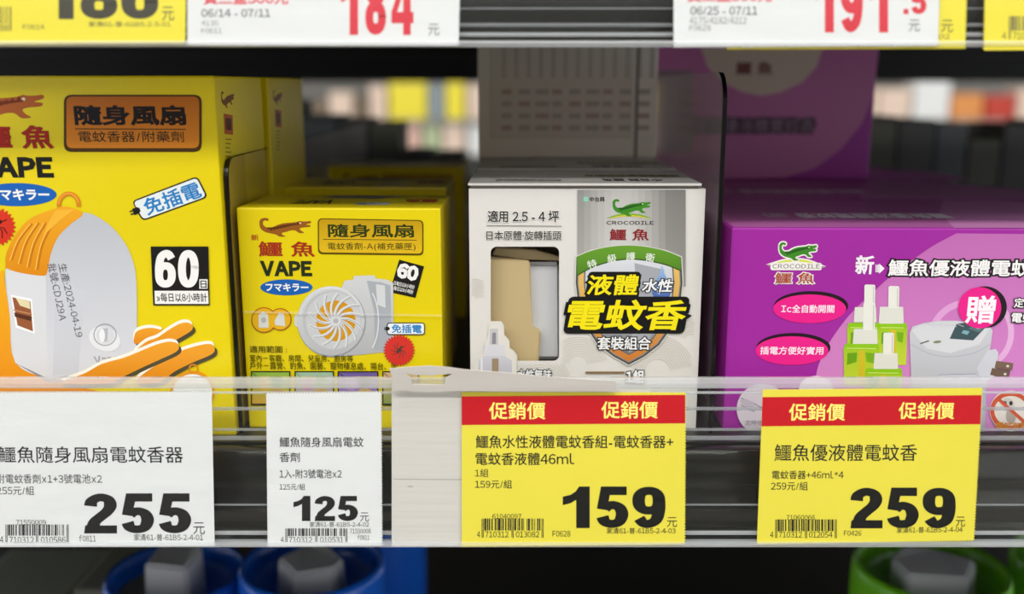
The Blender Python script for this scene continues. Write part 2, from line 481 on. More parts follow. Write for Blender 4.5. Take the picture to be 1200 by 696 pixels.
# ------------------------------------------------------------------ price cards
def card(P, corners, m, label, back=0.0, serr=(), group=None, name='price_label', thick=0.00018, rowoff=0):
    """a paper card given by its four corners TL TR BR BL on the rail's card plane; serr: torn edges"""
    N = TU.cross(TV); Pb = P - N * back
    W = [hit(x, y, Pb, N) for x, y in corners]
    base = (W[2] + W[3]) / 2
    r = root(name, base, 0, label, 'price label' if name == 'price_label' else 'card', group)
    pts = []
    rnd = random.Random(int(corners[0][0]) + 5)
    for e in range(4):
        a, b = W[e], W[(e + 1) % 4]
        if e in serr:
            n = int((b - a).length / 0.0011); d = (b - a) / n; q = N.cross(b - a).normalized()
            for i in range(n):
                pts.append(a + d * i); pts.append(a + d * (i + .35)); 
                pts.append(a + d * (i + .5) + q * (0.00035 + rnd.random() * .00015)); pts.append(a + d * (i + .85) + q * 0.00035)
        else:
            n = 8
            for i in range(n): pts.append(a + (b - a) * i / n)
    O = pts[0]
    fl = [Vector(((p - O).dot(TU), (p - O).dot(TV), 0)) for p in pts]
    tr = tessellate_polygon([fl])
    bm = bmesh.new(); n = len(pts)
    A = [bm.verts.new(p) for p in pts]; B = [bm.verts.new(p - N * thick) for p in pts]
    for t in tr:
        try: bm.faces.new([A[i] for i in t]); bm.faces.new([B[i] for i in t][::-1])
        except ValueError: pass
    for i in range(n): bm.faces.new((A[i], A[(i + 1) % n], B[(i + 1) % n], B[i]))
    bm_obj('paper', bm, m, r)
    return r, Print(Pb, TU, TV, r, PAPER, step=3e-6, base=2.5e-5)

BK = '#23211f'
# A: 255
r, p = card(T0, [(-52, 461), (248, 460), (251.5, 640), (-50, 641)], M_tagw, 'wide white price label reading 255, below the large yellow carton', serr=(0,))
p.new('lettering')
p.text('鱷魚隨身風扇電蚊香器', -2, 523, 214.5, 542.5, BK, 0.006)
p.text('附電蚊香劑x1+3號電池x2', -4, 555.5, 119.5, 566.5, '#3a3835', 0.004)
p.text('255元/組', -4, 569.5, 40, 580, '#3a3835', 0.004); p.done()
p.new('price_figures'); p.figures('255', 97.5, 578, 225, 625, BK)
p.text('元', 226.5, 612, 240, 626, '#3a3835'); p.done()
p.new('shelf_code'); p.text('家清61-普-61B5-2-4-01', 157, 625.5, 238, 633.5, '#4a4845', 0.004)
p.text('f0811', 92.6, 627, 112.5, 634.5, '#4a4845'); p.done()
p.new('barcode'); p.ean('4710312010586', 6.5, 614.5, 80.5, 636, 627.5, '#33312e')
p.text('71550009', 19, 609, 54, 615, '#3a3835'); p.text('4', 0, 628.5, 4, 636, '#3a3835'); p.text('710312', 11, 628.8, 40, 636.2, '#3a3835'); p.text('010586', 48, 628.8, 77, 636.2, '#3a3835'); p.done()
# B: 125
r, p = card(T0, [(312, 461.5), (446, 460), (447.3, 639.5), (313.6, 640.5)], M_tagw, 'narrow white price label reading 125, below the small yellow carton', serr=(0, 1))
p.new('lettering')
p.text('鱷魚隨身風扇電蚊', 327.5, 512, 426, 524, BK, 0.008)
p.text('香劑', 327.5, 530, 351.3, 541.5, BK, 0.008)
p.text('1入-附3號電池x2', 327.5, 550, 400.5, 560.5, BK, 0.006); p.text('125元/組', 327.5, 566.5, 357.5, 574.2, BK, 0.004); p.done()
p.new('price_figures'); p.figures('125', 341, 581, 420, 610.5, BK); p.text('元', 422, 600.5, 432.5, 611, '#3a3835'); p.done()
p.new('shelf_code'); p.text('家清61-普-61B5-2-4-02', 363, 611.3, 432.5, 617.5, '#4a4845', 0.004)
p.text('71550008', 410, 619.5, 434.5, 625, '#4a4845'); p.text('f0811', 419, 626.5, 433, 632.5, '#4a4845'); p.done()
p.new('barcode'); p.ean('4710312010531', 334.5, 619, 407, 635.5, 628, '#33312e')
p.text('4', 329, 629, 332.6, 635.6, '#3a3835'); p.text('710312', 338.5, 629, 366, 635.6, '#3a3835'); p.text('010531', 375, 629, 402.5, 635.6, '#3a3835'); p.done()
# C: warm white card behind the 159 label, with its folded and punched top
Nn = TU.cross(TV)
r, p = card(T0, [(459, 456), (762, 457), (762, 638.6), (459, 640.4)], M_card, 'blank off-white card with a folded punched top, behind the yellow 159 label', back=0.00055, name='blank_card')
p.new('crease'); p.line([(461, 561.3), (541, 561.9)], 0.9, '#a5a19a'); p.line([(478, 570), (484, 570)], 1.6, '#a9a6a0'); p.done()
flapP = Vector((0, 0.3466, zat(458, 0.3466))); FT = math.radians(24)
FV = Vector((0, -math.sin(FT) * .35, math.cos(FT))).normalized(); FN = TU.cross(FV)
outl = [(456, 432), (475, 430.3), (503, 428.6), (525, 430.3), (545, 433), (600, 437.3), (660, 443), (722, 446.3), (722, 458.6), (600, 458.6), (459, 457.5), (459, 440)]
hole = [(474.5, 437.3), (487, 439.5), (505, 440.4), (530.5, 437.8), (522, 443), (521, 450.8), (482.6, 450.3), (482, 443)]
L3 = [[hit(x, y, flapP, FN) for x, y in l] for l in (outl, hole)]
tr = tessellate_polygon([[Vector(((q - flapP).dot(TU), (q - flapP).dot(FV), 0)) for q in l] for l in L3])
bm = bmesh.new(); allp = [q for l in L3 for q in l]
A = [bm.verts.new(q) for q in allp]; B = [bm.verts.new(q - FN * .0003) for q in allp]
for t in tr: bm.faces.new([A[i] for i in t]); bm.faces.new([B[i] for i in t][::-1])
k = 0
for l in L3:
    n = len(l)
    for i in range(n):
        a, b = k + i, k + (i + 1) % n; bm.faces.new((A[a], A[b], B[b], B[a]))
    k += n
bm_obj('folded_top', bm, M_card, r)
# D: 159
def yellow(P, corners, label, red, **k):
    r, p = card(P, corners, M_tagy, label, **k)
    p.new('red_band'); p.poly(red, '#c4131f'); p.done()
    return r, p
r, p = yellow(T0, [(541, 459.5), (803, 460), (802, 637), (541, 640)], 'yellow and red promotion price label reading 159, below the white carton', [(541, 464.4), (803, 462.6), (803, 496), (541, 498)], serr=(1, 2), back=-0.0002)
p.new('lettering')
for x in (573, 704.7): p.text('促銷價', x, 471 - (x > 600), x + 66.5, 491.5 - (x > 600), '#fff27a', 0.014)
p.text('鱷魚水性液體電蚊香組-電蚊香器+', 557.5, 510, 789, 525.3, BK, 0.010)
p.text('電蚊香液體46ml', 557.3, 530.3, 673, 545, BK, 0.010)
p.text('1組', 556.5, 549.3, 572.3, 558.8, BK, 0.004); p.text('159元/組', 556.5, 562.3, 600, 572.3, BK, 0.006); p.done()
p.new('price_figures'); p.figures('159', 655, 570, 780, 618.7, '#141310'); p.text('元', 781.5, 606, 793.5, 617.5, BK); p.done()
p.new('shelf_code'); p.text('家清61-普-61B5-2-4-03', 711, 618.2, 791.7, 625.3, BK, 0.004); p.text('F0628', 647.5, 621.8, 668.5, 628.6, BK); p.done()
p.new('barcode'); p.ean('4710312013082', 564.5, 607.5, 637, 630, 621.5, BK)
p.text('61040097', 577, 602, 611, 607.8, BK); p.text('4', 559, 622.5, 562.6, 629.5, BK); p.text('710312', 568.5, 622.5, 596, 629.5, BK); p.text('013082', 604.5, 622.5, 632, 629.5, BK); p.done()
# E: 259
r, p = yellow(T0, [(893.9, 456.5), (1150.8, 454.6), (1140.8, 632.8), (887, 637)], 'yellow and red promotion price label reading 259, below the purple carton', [(893.6, 465.3), (1150.3, 463), (1148.8, 497), (892.3, 499.5)], serr=(1, 2))
p.new('lettering')
p.text('促銷價', 924.5, 472.6, 990.5, 493, '#fff27a', 0.014); p.text('促銷價', 1053, 471, 1118.5, 491.2, '#fff27a', 0.014)
p.text('鱷魚優液體電蚊香', 907.6, 520.4, 1074.7, 540.3, BK, 0.006)
p.text('電蚊香器+46ml*4', 904.7, 551.3, 988.6, 561.3, BK, 0.008); p.text('259元/組', 903.4, 564.3, 946.6, 574.5, BK, 0.006); p.done()
p.new('price_figures'); p.figures('259', 995.5, 571.3, 1120, 619, '#141310'); p.text('元', 1120, 605.4, 1131, 617, BK); p.done()
p.new('shelf_code'); p.text('家清61-普-61B5-2-4-04', 1051, 617, 1128, 624.2, BK, 0.004, rot=0.6); p.text('F0426', 989, 621.6, 1009.3, 627.6, BK); p.done()
p.new('barcode'); p.ean('4710312012054', 908.5, 608.5, 980.5, 630.5, 622.3, BK)
p.text('71060066', 921.5, 603.4, 955, 609, BK); p.text('4', 902.5, 622.8, 906.3, 629.8, BK); p.text('710312', 912.5, 622.8, 940, 629.8, BK); p.text('012054', 948, 622.8, 975.5, 629.8, BK); p.done()
# upper rail cards
RD = '#d2404a'
r, p = card(T1, [(-60, -110), (219, -110), (217, 49.5), (-58, 51)], M_tagy, 'yellow price label reading 186, at the left end of the top rail', serr=(2,))
p.new('price_figures'); p.figures('186', 46, -32, 186, 22.5, '#4a463c'); p.text('元', 190, 8, 204, 24, '#5a564c'); p.done()
p.new('shelf_code'); p.text('家清61-普-61B5-2-5-01', 104, 25, 200, 31.5, '#6a6650', 0.004); p.text('F0614', 27, 28.5, 52, 34.5, '#6a6650'); p.done()
p.new('barcode'); p.ean('4710312011088', -58, 8, 13.5, 36, 28, '#5a564c'); p.text('011088', -22, 29, 10, 36.5, '#5a564c'); p.done()
r, p = card(T1, [(219, -110), (541, -110), (537.5, 53), (219.5, 52)], M_tagw, 'white price label with large red 184, beside the yellow 186 label', serr=(2,), back=0.0004)
p.new('price_figures'); p.figures('184', 397, -28, 483.5, 41, RD, gap=0.17); p.text('元', 501.7, 28, 515, 41.5, '#6b6b6b'); p.done()
p.new('lettering'); p.text('買三盒500元', 238, -9, 338, 5.5, '#d8606a', 0.03); p.text('06/14 - 07/11', 236, 10.5, 317, 20, '#6b6b6b', 0.012)
p.text('4130', 236, 24, 256, 30, '#8a8a8a'); p.text('F0611', 236, 33, 260, 39, '#8a8a8a'); p.done()
r, p = card(T1, [(789, -110), (1104, -110), (1098.5, 53), (789.5, 54.5)], M_tagw, 'white price label with red 191.5, overlapping a yellow label on the top rail', serr=(1, 2), back=-0.0003)
p.new('price_figures'); p.figures('191', 953, -30, 1043, 38, RD, gap=0.14); p.figures('.5', 1058, -14, 1086, 16.5, RD); p.text('元', 1065, 23, 1078, 37, '#6b6b6b'); p.done()
p.new('lettering'); p.text('買二盒500元', 805, -11, 905, 2.5, '#d8606a', 0.03); p.text('06/25 - 07/11', 809, 7.5, 888, 17.5, '#6b6b6b', 0.012)
p.text('4175/4182/4212', 808, 20, 875, 28, '#8a8a8a'); p.text('F0625', 808, 29.5, 833, 36, '#8a8a8a'); p.done()
r, p = card(T1, [(850, -110), (1135, -110), (1130.5, 57), (852, 58)], M_tagy, 'yellow price label mostly hidden behind the white 191.5 label', serr=(1,), back=0.0004)
p.new('price_figures'); p.figures('9', 1074, -22, 1101, 27, '#4a463c'); p.text('元', 1103, 23.5, 1117, 38, '#5a564c'); p.text('2-5-02', 1078, 40, 1113, 46, '#6a6650'); p.done()
r, p = card(T1, [(1157, -110), (1450, -110), (1440, 57), (1153.5, 59)], M_tagy, 'yellow price label at the right end of the top rail, its barcode at the edge', serr=(3,))
p.new('barcode'); p.ean('4710312013099', 1182, 19, 1258, 46, 36, '#5a564c'); p.text('4', 1174, 38, 1179, 46, '#5a564c'); p.text('710312', 1187, 38, 1216, 46, '#5a564c'); p.done()

# ------------------------------------------------------------------ cartons
class Carton:
    """front plane through (.,Y,.) turned by yaw; left/right/top edges from the photographed face"""
    def __init__(s, name, pxl, pxr, pyref, pytop, Y, depth, yaw, m, label, cat='box', group=None, bev=0.0008, body=True, bottom=None, h=None, Xl=None, Xr=None, seg=2):
        yaw = math.radians(yaw)                       # positive: right side nearer the camera
        s.U = Vector((math.cos(yaw), -math.sin(yaw), 0)); s.B = Vector((math.sin(yaw), math.cos(yaw), 0)); s.V = Vector((0, 0, 1))
        s.N = -s.B
        P = Vector((xat((pxl + pxr) / 2, Y, zat(pyref, Y)), Y, ZC)) if Xl is None else Vector(((Xl + Xr) / 2, Y, ZC))
        z0 = ZD if bottom is None else bottom
        if Xl is None:
            A = hit(pxl, pyref, P, s.N); Bq = hit(pxr, pyref, P, s.N)
        else: A, Bq = Vector((Xl, Y, 0)), Vector((Xr, Y, 0))
        zt = hit((pxl + pxr) / 2, pytop, P, s.N).z if h is None else z0 + h
        s.w = (Bq - A).length; s.h = zt - z0; s.d = depth
        s.P = Vector((A.x, A.y, z0)); s.z0, s.zt = z0, zt
        c = s.P + s.U * s.w / 2 + s.B * depth / 2
        s.root = root(name, c, -yaw, label, cat, group)
        R = Matrix(((s.U.x, s.B.x, 0, s.P.x), (s.U.y, s.B.y, 0, s.P.y), (0, 0, 1, s.P.z), (0, 0, 0, 1)))
        s.R = R
        if body: bm_obj('carton', box_bm((0, 0, 0), (s.w, depth, s.h), bev, R=R, seg=seg), m, s.root)
    def front(s, ink_): return Print(s.P, s.U, s.V, s.root, ink_)
    def side(s, ink_): return Print(s.P + s.U * s.w, s.B, s.V, s.root, ink_)
    def top(s, ink_): return Print(s.P + s.V * s.h, s.U, s.B, s.root, ink_)

def croc(p, f, body, dark=None, border=None, bw=0):
    """crocodile walking to the right; f maps unit coordinates (0..1, 0..1 down) to the face"""
    pts = [(.00, .24), (.03, .06), (.11, .0), (.18, .06), (.16, .17), (.11, .13), (.07, .22), (.08, .40), (.15, .52), (.26, .50), (.36, .38), (.50, .28), (.64, .25), (.74, .22), (.79, .17), (.84, .19), (.92, .19), (1.0, .17), (1.01, .27), (.91, .36), (1.0, .40), (.98, .49), (.86, .52), (.79, .58), (.82, .70), (.88, .80), (.78, .82), (.71, .69), (.62, .68), (.52, .76), (.44, .82), (.46, .93), (.52, 1.0), (.40, 1.02), (.32, .90), (.22, .84), (.11, .76), (.02, .56)]
    q = smooth_pts([f(a, b) for a, b in pts], True, 3)
    if border:
        q2 = q + [q[0], q[1]]; p.line(q2, bw, border)
        p.poly(q, border)
    p.poly(q, body)
    if dark:
        for i in range(9): t_ = i / 8; p.poly([f(.20 + .52 * t_, .60 - .34 * t_ + .10), f(.23 + .52 * t_, .50 - .30 * t_), f(.26 + .52 * t_, .60 - .34 * t_ + .08)], dark)
        p.ell(*f(.80, .29), abs(f(.02, 0)[0] - f(0, 0)[0]), abs(f(.02, 0)[0] - f(0, 0)[0]), '#e8e0c0', n=8)
        back = [(.14, .52), (.30, .50), (.45, .40), (.62, .33), (.80, .31), (.80, .36), (.62, .42), (.46, .50), (.30, .60), (.16, .62)]
        p.poly([f(a, b) for a, b in back], dark)
def boxmap(x0, y0, x1, y1): return lambda a, b: (x0 + a * (x1 - x0), y0 + b * (y1 - y0))

def katakana(p, cx, cy, rx, ry, x0, x1, h):
    p.new('blue_oval'); p.ell(cx, cy, rx, ry, '#1b62b5', n=44); o = p.done()
    p.new('lettering'); p.text('フマキラー', x0, cy - h, x1, cy + h, '#f4f4f0', 0.035); p.done(parent=o)
def plug(p, x, y, k, rot=0):
    c, q = math.cos(math.radians(rot)), math.sin(math.radians(rot))
    def T(pts): return [(x + k * (a * c - b * q), y + k * (a * q + b * c)) for a, b in pts]
    p.poly(T([(-.6, -.6), (.3, -.6), (.7, -.3), (.7, .3), (.3, .6), (-.6, .6)]), '#1c1c1c')
    p.poly(T([(-1.2, -.4), (-.6, -.4), (-.6, -.15), (-1.2, -.15)]), '#1c1c1c'); p.poly(T([(-1.2, .15), (-.6, .15), (-.6, .4), (-1.2, .4)]), '#1c1c1c')
def mosquito(p, x, y, k, col='#3a1410'):
    p.ell(x, y, 0.16 * k, 0.42 * k, col, rot=35, n=12); p.ell(x + .25 * k, y - .34 * k, .13 * k, .13 * k, col, n=10)
    for a in (-150, -120, -60, 10, 40, 70, 120, 160):
        b = math.radians(a); m1 = (x + .5 * k * math.cos(b), y + .35 * k * math.sin(b)); m2 = (x + .85 * k * math.cos(b + .4), y + .8 * k * math.sin(b + .4))
        p.line([(x, y), m1, m2], 0.07 * k, col)

# ---- large yellow carton -------------------------------------------------
bigb = Carton('repellent_box', -180, 271, 420, 88.5, 0.3700, 0.0655, 1.0, M_yel, 'large yellow carton with a white house-shaped device printed on it, at the left', group='large yellow cartons')
p = bigb.front(GLOSS)
p.new('brown_crocodile'); croc(p, boxmap(-62, 104, 50, 146), '#b5602a', '#7a3618'); p.done()
p.new('red_lettering'); p.text('鱷 魚', -23, 147, 62, 174, '#a8261a', 0.018, out=(0.012, '#5a1408')); p.done()
p.new('black_lettering'); p.text('VAPE', -31, 184, 62.5, 208, DK, 0.055); p.done()
katakana(p, 20, 228, 46.5, 13.5, -14, 58, 6.6)
p.new('orange_badge'); p.rr(75, 111, 236.5, 178, '#4d3412', 0.14); p.rr(78, 113, 233.5, 173.5, '#d97a1e', 0.12, grad=('#b9681c', '#e08a28')); p.line([(88, 151), (218, 151.6)], 1.2, '#3a2a10'); o = p.done()
p.new('lettering'); p.text('隨身風扇', 87, 123, 218, 147.5, DK, 0.036); p.text('電蚊香器/附藥劑', 92, 153.5, 215.5, 166.5, '#2c2414', 0.006); p.done(parent=o)
p.new('plug_free_badge'); p.quad([(154.5, 235.5), (231.5, 206.2), (244, 231), (167, 259)], '#202020', 0.22); p.quad([(156.5, 236.5), (230.6, 208.3), (241.5, 230.2), (168, 257)], '#e9efee', 0.2); plug(p, 160, 247, 6.5, -20); o = p.done()
p.new('blue_lettering'); p.text('免插電', 166.5, 222.5, 237, 242.5, '#1f7fc4', 0.02, rot=19); p.done(parent=o)
p.new('red_star'); p.star(-4, 266, 23.5, 19.5, 26, '#d8341f'); mosquito(p, -4, 266, 18); p.done()
p.new('device_picture')
p.poly([(-40, 345), (4, 316), (20, 424), (60, 446), (170, 470), (170, 490), (-40, 490)], '#ef9c14', grad=('#f5b018', '#e8870f'))
p.ring(81, 240, 11.5, 13, 5.2, '#d9861c', 170, 370); p.ring(80.5, 239.5, 11.5, 13, 1.8, '#efa03a', 180, 350)
p.poly([(7, 316), (12, 370), (18, 424), (57, 443), (100, 444), (140, 440), (158, 428), (160.5, 400), (160, 330), (154, 300), (142, 278), (124, 260), (99, 249), (72, 262), (55, 285), (30, 300)], '#d7d9dd', smooth=True, grad=('#c0c3c9', '#dcdce0'))
p.poly([(7, 316), (54, 322), (56, 443), (18, 425), (12, 370)], '#dcdddf'); p.poly([(18, 425), (56, 443), (158, 430), (156, 434), (100, 446), (57, 448)], '#8f8d92')
p.poly([(66, 330), (62, 440), (92, 438), (100, 340)], '#cfd1d6')
cap = [(7, 311), (8, 296), (20, 273), (36, 256), (60, 246), (76, 242), (92, 246), (97, 252), (84, 262), (69, 277), (60, 297), (56, 318), (50, 323), (22, 319), (8, 314)]
p.poly(cap, '#f0a01c', smooth=True, grad=('#f4ab24', '#e08c12'))
for i, (a, b) in enumerate([((38, 262), (14, 305)), ((46, 261), (24, 309)), ((54, 261), (34, 313)), ((62, 262), (44, 316))]):
    m_ = ((a[0] + b[0]) / 2 - 3, (a[1] + b[1]) / 2 - 2); p.line(smooth_pts([a, m_, b], False, 5), 3.0, '#cd7a10'); p.line(smooth_pts([(a[0] - 2, a[1]), (m_[0] - 2, m_[1]), (b[0] - 2, b[1])], False, 5), 1.2, '#ffc650')
p.poly([(66, 246), (88, 245), (78, 252), (60, 268), (52, 275), (56, 262)], '#f7b838')
p.poly([(13, 345), (38, 350), (41.5, 391), (19, 384)], '#f6f6f5'); p.poly([(15, 348), (36, 353), (39, 388), (21, 381)], '#9a5a36')
p.poly([(19, 349), (35, 353), (36, 362), (24, 358)], '#e6d9a8'); p.poly([(17, 366), (38, 371), (37, 376), (18, 371)], '#5a2f1c'); p.line([(16, 363), (38, 368)], 1.3, '#c98a60')
p.ell(123, 397, 19, 14, '#e9eaec', rot=20); p.ring(123.5, 392, 13, 12.5, 1.4, '#a7a9ae'); p.ell(124, 392.5, 10.5, 10.5, '#dadbde'); p.poly([(120, 385), (127, 384), (126, 400), (119, 400)], '#b7b9bd'); p.ell(120, 393, 3.4, 8, '#f2f2f3')
p.text('Vape', 111, 416, 140, 428, '#9fa1a8', 0.02, rot=6)
p.done()
p.new('date_stamp'); p.text('生產:2024-04-19', 83.5 - 44, 352 - 5, 83.5 + 44, 352 + 5, '#6d6b6e', 0.0, rot=-82); p.text('批號:CDJ29A', 67.5 - 34, 342 - 5, 67.5 + 34, 342 + 5, '#6d6b6e', 0.0, rot=-84); p.done()
p.new('mist_picture')
S = [[(159, 390), (168, 385), (180, 384), (191, 388), (180, 395), (159, 403)],
     [(159, 411), (172, 400), (185, 395), (200, 385), (214, 378), (224, 379), (225.5, 386), (212, 395), (196, 403), (178, 409), (159, 417)],
     [(160, 447), (175, 433), (195, 421), (212, 411), (235, 404), (248, 403), (252, 408), (248, 415), (225, 425), (205, 435), (186, 448)],
     [(72, 449), (100, 437), (120, 426), (145, 419), (165, 411), (185, 403), (200, 400), (209, 403), (208, 411), (190, 420), (170, 429), (145, 441), (128, 449)]]
for s_ in S:
    p.poly([(a + 3, b + 3.5) for a, b in s_], '#4f4a34', smooth=True); p.poly([(a - .8, b - 3.6) for a, b in s_], '#fbf6e6', smooth=True); p.poly(s_, '#eb961e', smooth=True, grad=('#f0a42c', '#e58a18'))
p.ell(226, 458, 26, 24, '#e59a20'); p.ell(226, 460, 23, 22, '#eceef0'); p.ring(227, 432, 5, 5, 1.8, '#e28a1a'); p.done()
p.new('sixty_day_badge'); p.quad([(177, 288.6), (244.6, 288.6), (246, 357.5), (180, 357.5)], '#1d1c1a'); p.quad([(181.5, 340.5), (244.3, 340.5), (244.8, 355.8), (182, 355.8)], '#f2f1ec'); p.rect(234, 327, 243.6, 338, '#f2f1ec'); o = p.done()
p.new('lettering'); p.figures('60', 182, 292.5, 233.5, 337, '#f4f3ee'); p.text('日', 235.4, 328.5, 242.4, 337.3, '#1d1c1a', 0.02); p.text('»每日以8小時計', 184, 343, 243, 353.5, '#1d1c1a', 0.012); p.done(parent=o)
p = bigb.side(GLOSS)                                  # right side panel, seen edge on
p.new('side_print')
croc(p, boxmap(259, 107, 274, 126), '#7a4416'); p.quad([(262, 133), (272.5, 135), (273, 158), (263, 157)], '#b5541c'); p.quad([(264, 138), (271, 139), (271, 153), (265, 152)], '#4a2410')
for i in range(6): p.line([(264, 163 + i * 5), (271 - (i % 3), 163.5 + i * 5)], 1.3, '#77700e')
p.done()
c2 = copy_tree(bigb.root); c2.location = Vector(bigb.root.location) + bigb.B * 0.0685 + Vector((0.002, 0, 0)); c2['label'] = 'second large yellow carton, directly behind the one with the house-shaped device'

# ---- small yellow carton -------------------------------------------------
smb = Carton('repellent_box', 287.5, 519, 425, 243.5, 0.3770, 0.0445, 1.5, M_yel, 'small yellow carton with a round grey fan printed on it', group='small yellow cartons')
p = smb.front(GLOSS); p.view(2.679, 260, 200)
p.new('brown_crocodile'); croc(p, boxmap(118, 148, 278, 206), '#9a5a1e', '#5e3510'); p.done()
p.new('red_lettering'); p.text('新', 92, 200, 116, 219, '#b5441c', 0.01); p.text('鱷 魚', 115, 222, 292, 270, '#a8301a', 0.018); p.done()
p.new('black_lettering'); p.text('VAPE', 120, 283, 283, 331, '#26301c', 0.055); p.done()
katakana(p, 203, 366, 82, 25, 138, 272, 13)
p.new('gold_badge'); p.quad([(301, 149), (633, 155), (633, 266), (302, 262)], '#5d4b06', 0.14); p.quad([(305, 152), (629, 158), (629, 260), (306, 256)], '#d9ab14', 0.13, grad=('#c39a12', '#e6bc20')); p.line([(318, 215), (612, 218)], 2.2, '#54480a'); o = p.done()
p.new('lettering'); p.text('隨身風扇', 333, 167, 603, 210, '#2c3a12', 0.022); p.text('電蚊香劑-A(補充藥匣)', 333, 226, 608, 252, '#3c3a10', 0.006); p.done(parent=o)
p.new('sixty_day_badge'); p.quad([(557, 279), (635, 300), (608, 399), (527, 381)], '#1d1c1a'); o = p.done()
p.new('lettering'); p.text('60', 550, 293, 618, 343, '#f4f3ee', 0.07, rot=-13); p.text('日每日以8小時計', 540, 352, 606, 366, '#e8e7e2', 0.02, rot=-13); p.text('»每日以8小時計', 534, 367, 602, 381, '#e8e7e2', 0.02, rot=-13); p.done(parent=o)
p.new('fan_picture')
p.poly([(385, 345), (412, 342), (415, 330), (478, 328), (484, 338), (520, 342), (538, 352), (540, 566), (430, 578), (350, 584), (300, 560)], '#c4c6c8', grad=('#d6d7d6', '#b4b6b8'))
p.poly([(455, 345), (500, 350), (530, 360), (533, 560), (480, 565), (478, 440)], '#aeb2b8'); p.poly([(484, 356), (512, 360), (514, 430), (488, 420)], '#d8dadb')
p.rr(228, 450, 262, 490, '#d3d3d0', .3)
p.ell(345, 474, 108, 111, '#989a9c'); p.ell(343, 471, 106, 109, '#cfd1d2', grad=('#dcdedd', '#b9bbbd')); p.ell(346, 470, 92, 95, '#bfc1c3'); p.ell(350, 470, 86, 90, '#cdcfd0')
p.ell(358, 471, 62, 64, '#d79a12')
for i in range(14):
    a = 2 * math.pi * i / 14; q = []
    for k in range(7):
        t = k / 6; rr_ = 8 + t * 78; aa = a + t * 0.75; q.append((358 + rr_ * math.cos(aa), 471 + rr_ * 1.02 * math.sin(aa)))
    p.line(q, 9, '#dcdedf'); p.line([(x + 3, y + 2) for x, y in q], 2, '#9a9a98')
p.ell(358, 471, 17, 17, '#d9dbdc'); p.ell(358, 471, 8, 8, '#b5b7b9'); p.ring(345, 472, 100, 103, 3, '#e9eae9', 190, 330); p.ring(452, 470, 40, 100, 4, '#e6e7e7', -60, 60); p.done()
p.new('device_bubbles'); p.ell(133, 468, 40, 40, '#a85a18'); p.ell(184, 466, 35, 35, '#a85a18'); p.ell(133, 468, 37, 37, '#e6b31e'); p.ell(184, 466, 32, 32, '#e6b31e')
p.poly([(116, 452), (130, 440), (146, 452), (148, 492), (116, 492)], '#d8dad6'); p.ell(132, 468, 8, 9, '#b2b4ae'); p.poly([(166, 470), (180, 446), (196, 450), (200, 488), (168, 484)], '#d8dad6'); p.done()
p.new('usage_lettering'); p.text('適用範圍 :', 88, 549, 205, 571, '#4a4408', 0.006); p.text('室內－客廳、房間、兒童房、廚房等', 88, 577, 412, 599, '#4a4408', 0.006); p.text('戶外－露營、釣魚、園藝、寵物棲息處、陽台、走', 88, 600, 550, 624, '#4a4408', 0.006); p.done()
p.new('plug_free_badge'); p.rr(518, 476, 638, 515, '#23303a', 0.25); p.rr(521, 479, 635, 512, '#eef2f2', 0.22); plug(p, 521, 495, 9); o = p.done()
p.new('blue_lettering'); p.text('免插電', 533, 482, 628, 509, '#2f86c8', 0.025); p.done(parent=o)
p.new('red_star'); p.star(557, 563, 51, 43, 30, '#d8342a'); mosquito(p, 557, 563, 30, '#4a3a30'); p.done()
for i, (a, b, c, d, e) in enumerate([(92, 216, '#8fb848', '#e0b040', '#4f8a40'), (229, 353, '#9cc0a0', '#c890a8', '#7fa860'), (364, 492, '#6a5a9a', '#b08ac0', '#3c3a60'), (504, 620, '#d0b080', '#8a9a50', '#907050')]):
    p.new('small_picture'); p.rect(a, 628, b, 735, '#26261c'); p.rect(a + 4, 632, b - 4, 730, c, grad=(c, d)); p.ell((a * 2 + b) / 3, 668, 18, 22, d); p.ell((a + 2 * b) / 3, 662, 20, 18, e); p.ell((a + 2 * b) / 3, 700, 26, 18, '#c8a060'); p.line([(a + 5, 634), (a + 36, 660)], 3, e); p.done()
p.view()
bm = bmesh.new()                                      # heat-sealed seam of the clear wrap
A0, B0 = hit(286.3, 364.5, smb.P, smb.N), hit(518, 369, smb.P, smb.N)
q = [A0 + Vector((0, -.0013, -.0003)), B0 + Vector((0, -.0013, -.0003)), B0 + Vector((0, -.0013, .0003)), A0 + Vector((0, -.0013, .0003))]
vs = [bm.verts.new(v) for v in q] + [bm.verts.new(v + Vector((0, .0002, 0))) for v in q]
for f_ in ((0, 1, 2, 3), (7, 6, 5, 4), (0, 4, 5, 1), (2, 6, 7, 3)): bm.faces.new([vs[i] for i in f_])
bm_obj('wrap_seam', bm, plastic('clear_wrap_seam', '#ffffff', 0.16, 0.2), smb.root)
p = smb.top(GLOSS)
p.new('top_print'); w_, d_ = smb.w, smb.d
for (s_, u0, u1, v0, v1, c, b) in [('VAPE', .018, .034, .026, .012, '#26301c', .05), ('免插電', .044, .058, .018, .009, '#c8d4dc', .08), ('鱷魚', .062, .076, .030, .018, '#a8301a', .03)]:
    V, Fs = glyphs(s_, b); xs = [v[0] for v in V]; ys = [v[1] for v in V]
    p.add([(u1 - (v[0] - min(xs)) / (max(xs) - min(xs)) * (u1 - u0), v0 + (v[1] - max(ys)) / (max(ys) - min(ys)) * (v0 - v1) * -1 - (v0 - v1)) for v in V], [f[::1] for f in Fs], c)
p.add([(.026, .034), (.05, .03), (.06, .042), (.03, .043)], [(0, 1, 2, 3)], '#8a8c88'); p.done()
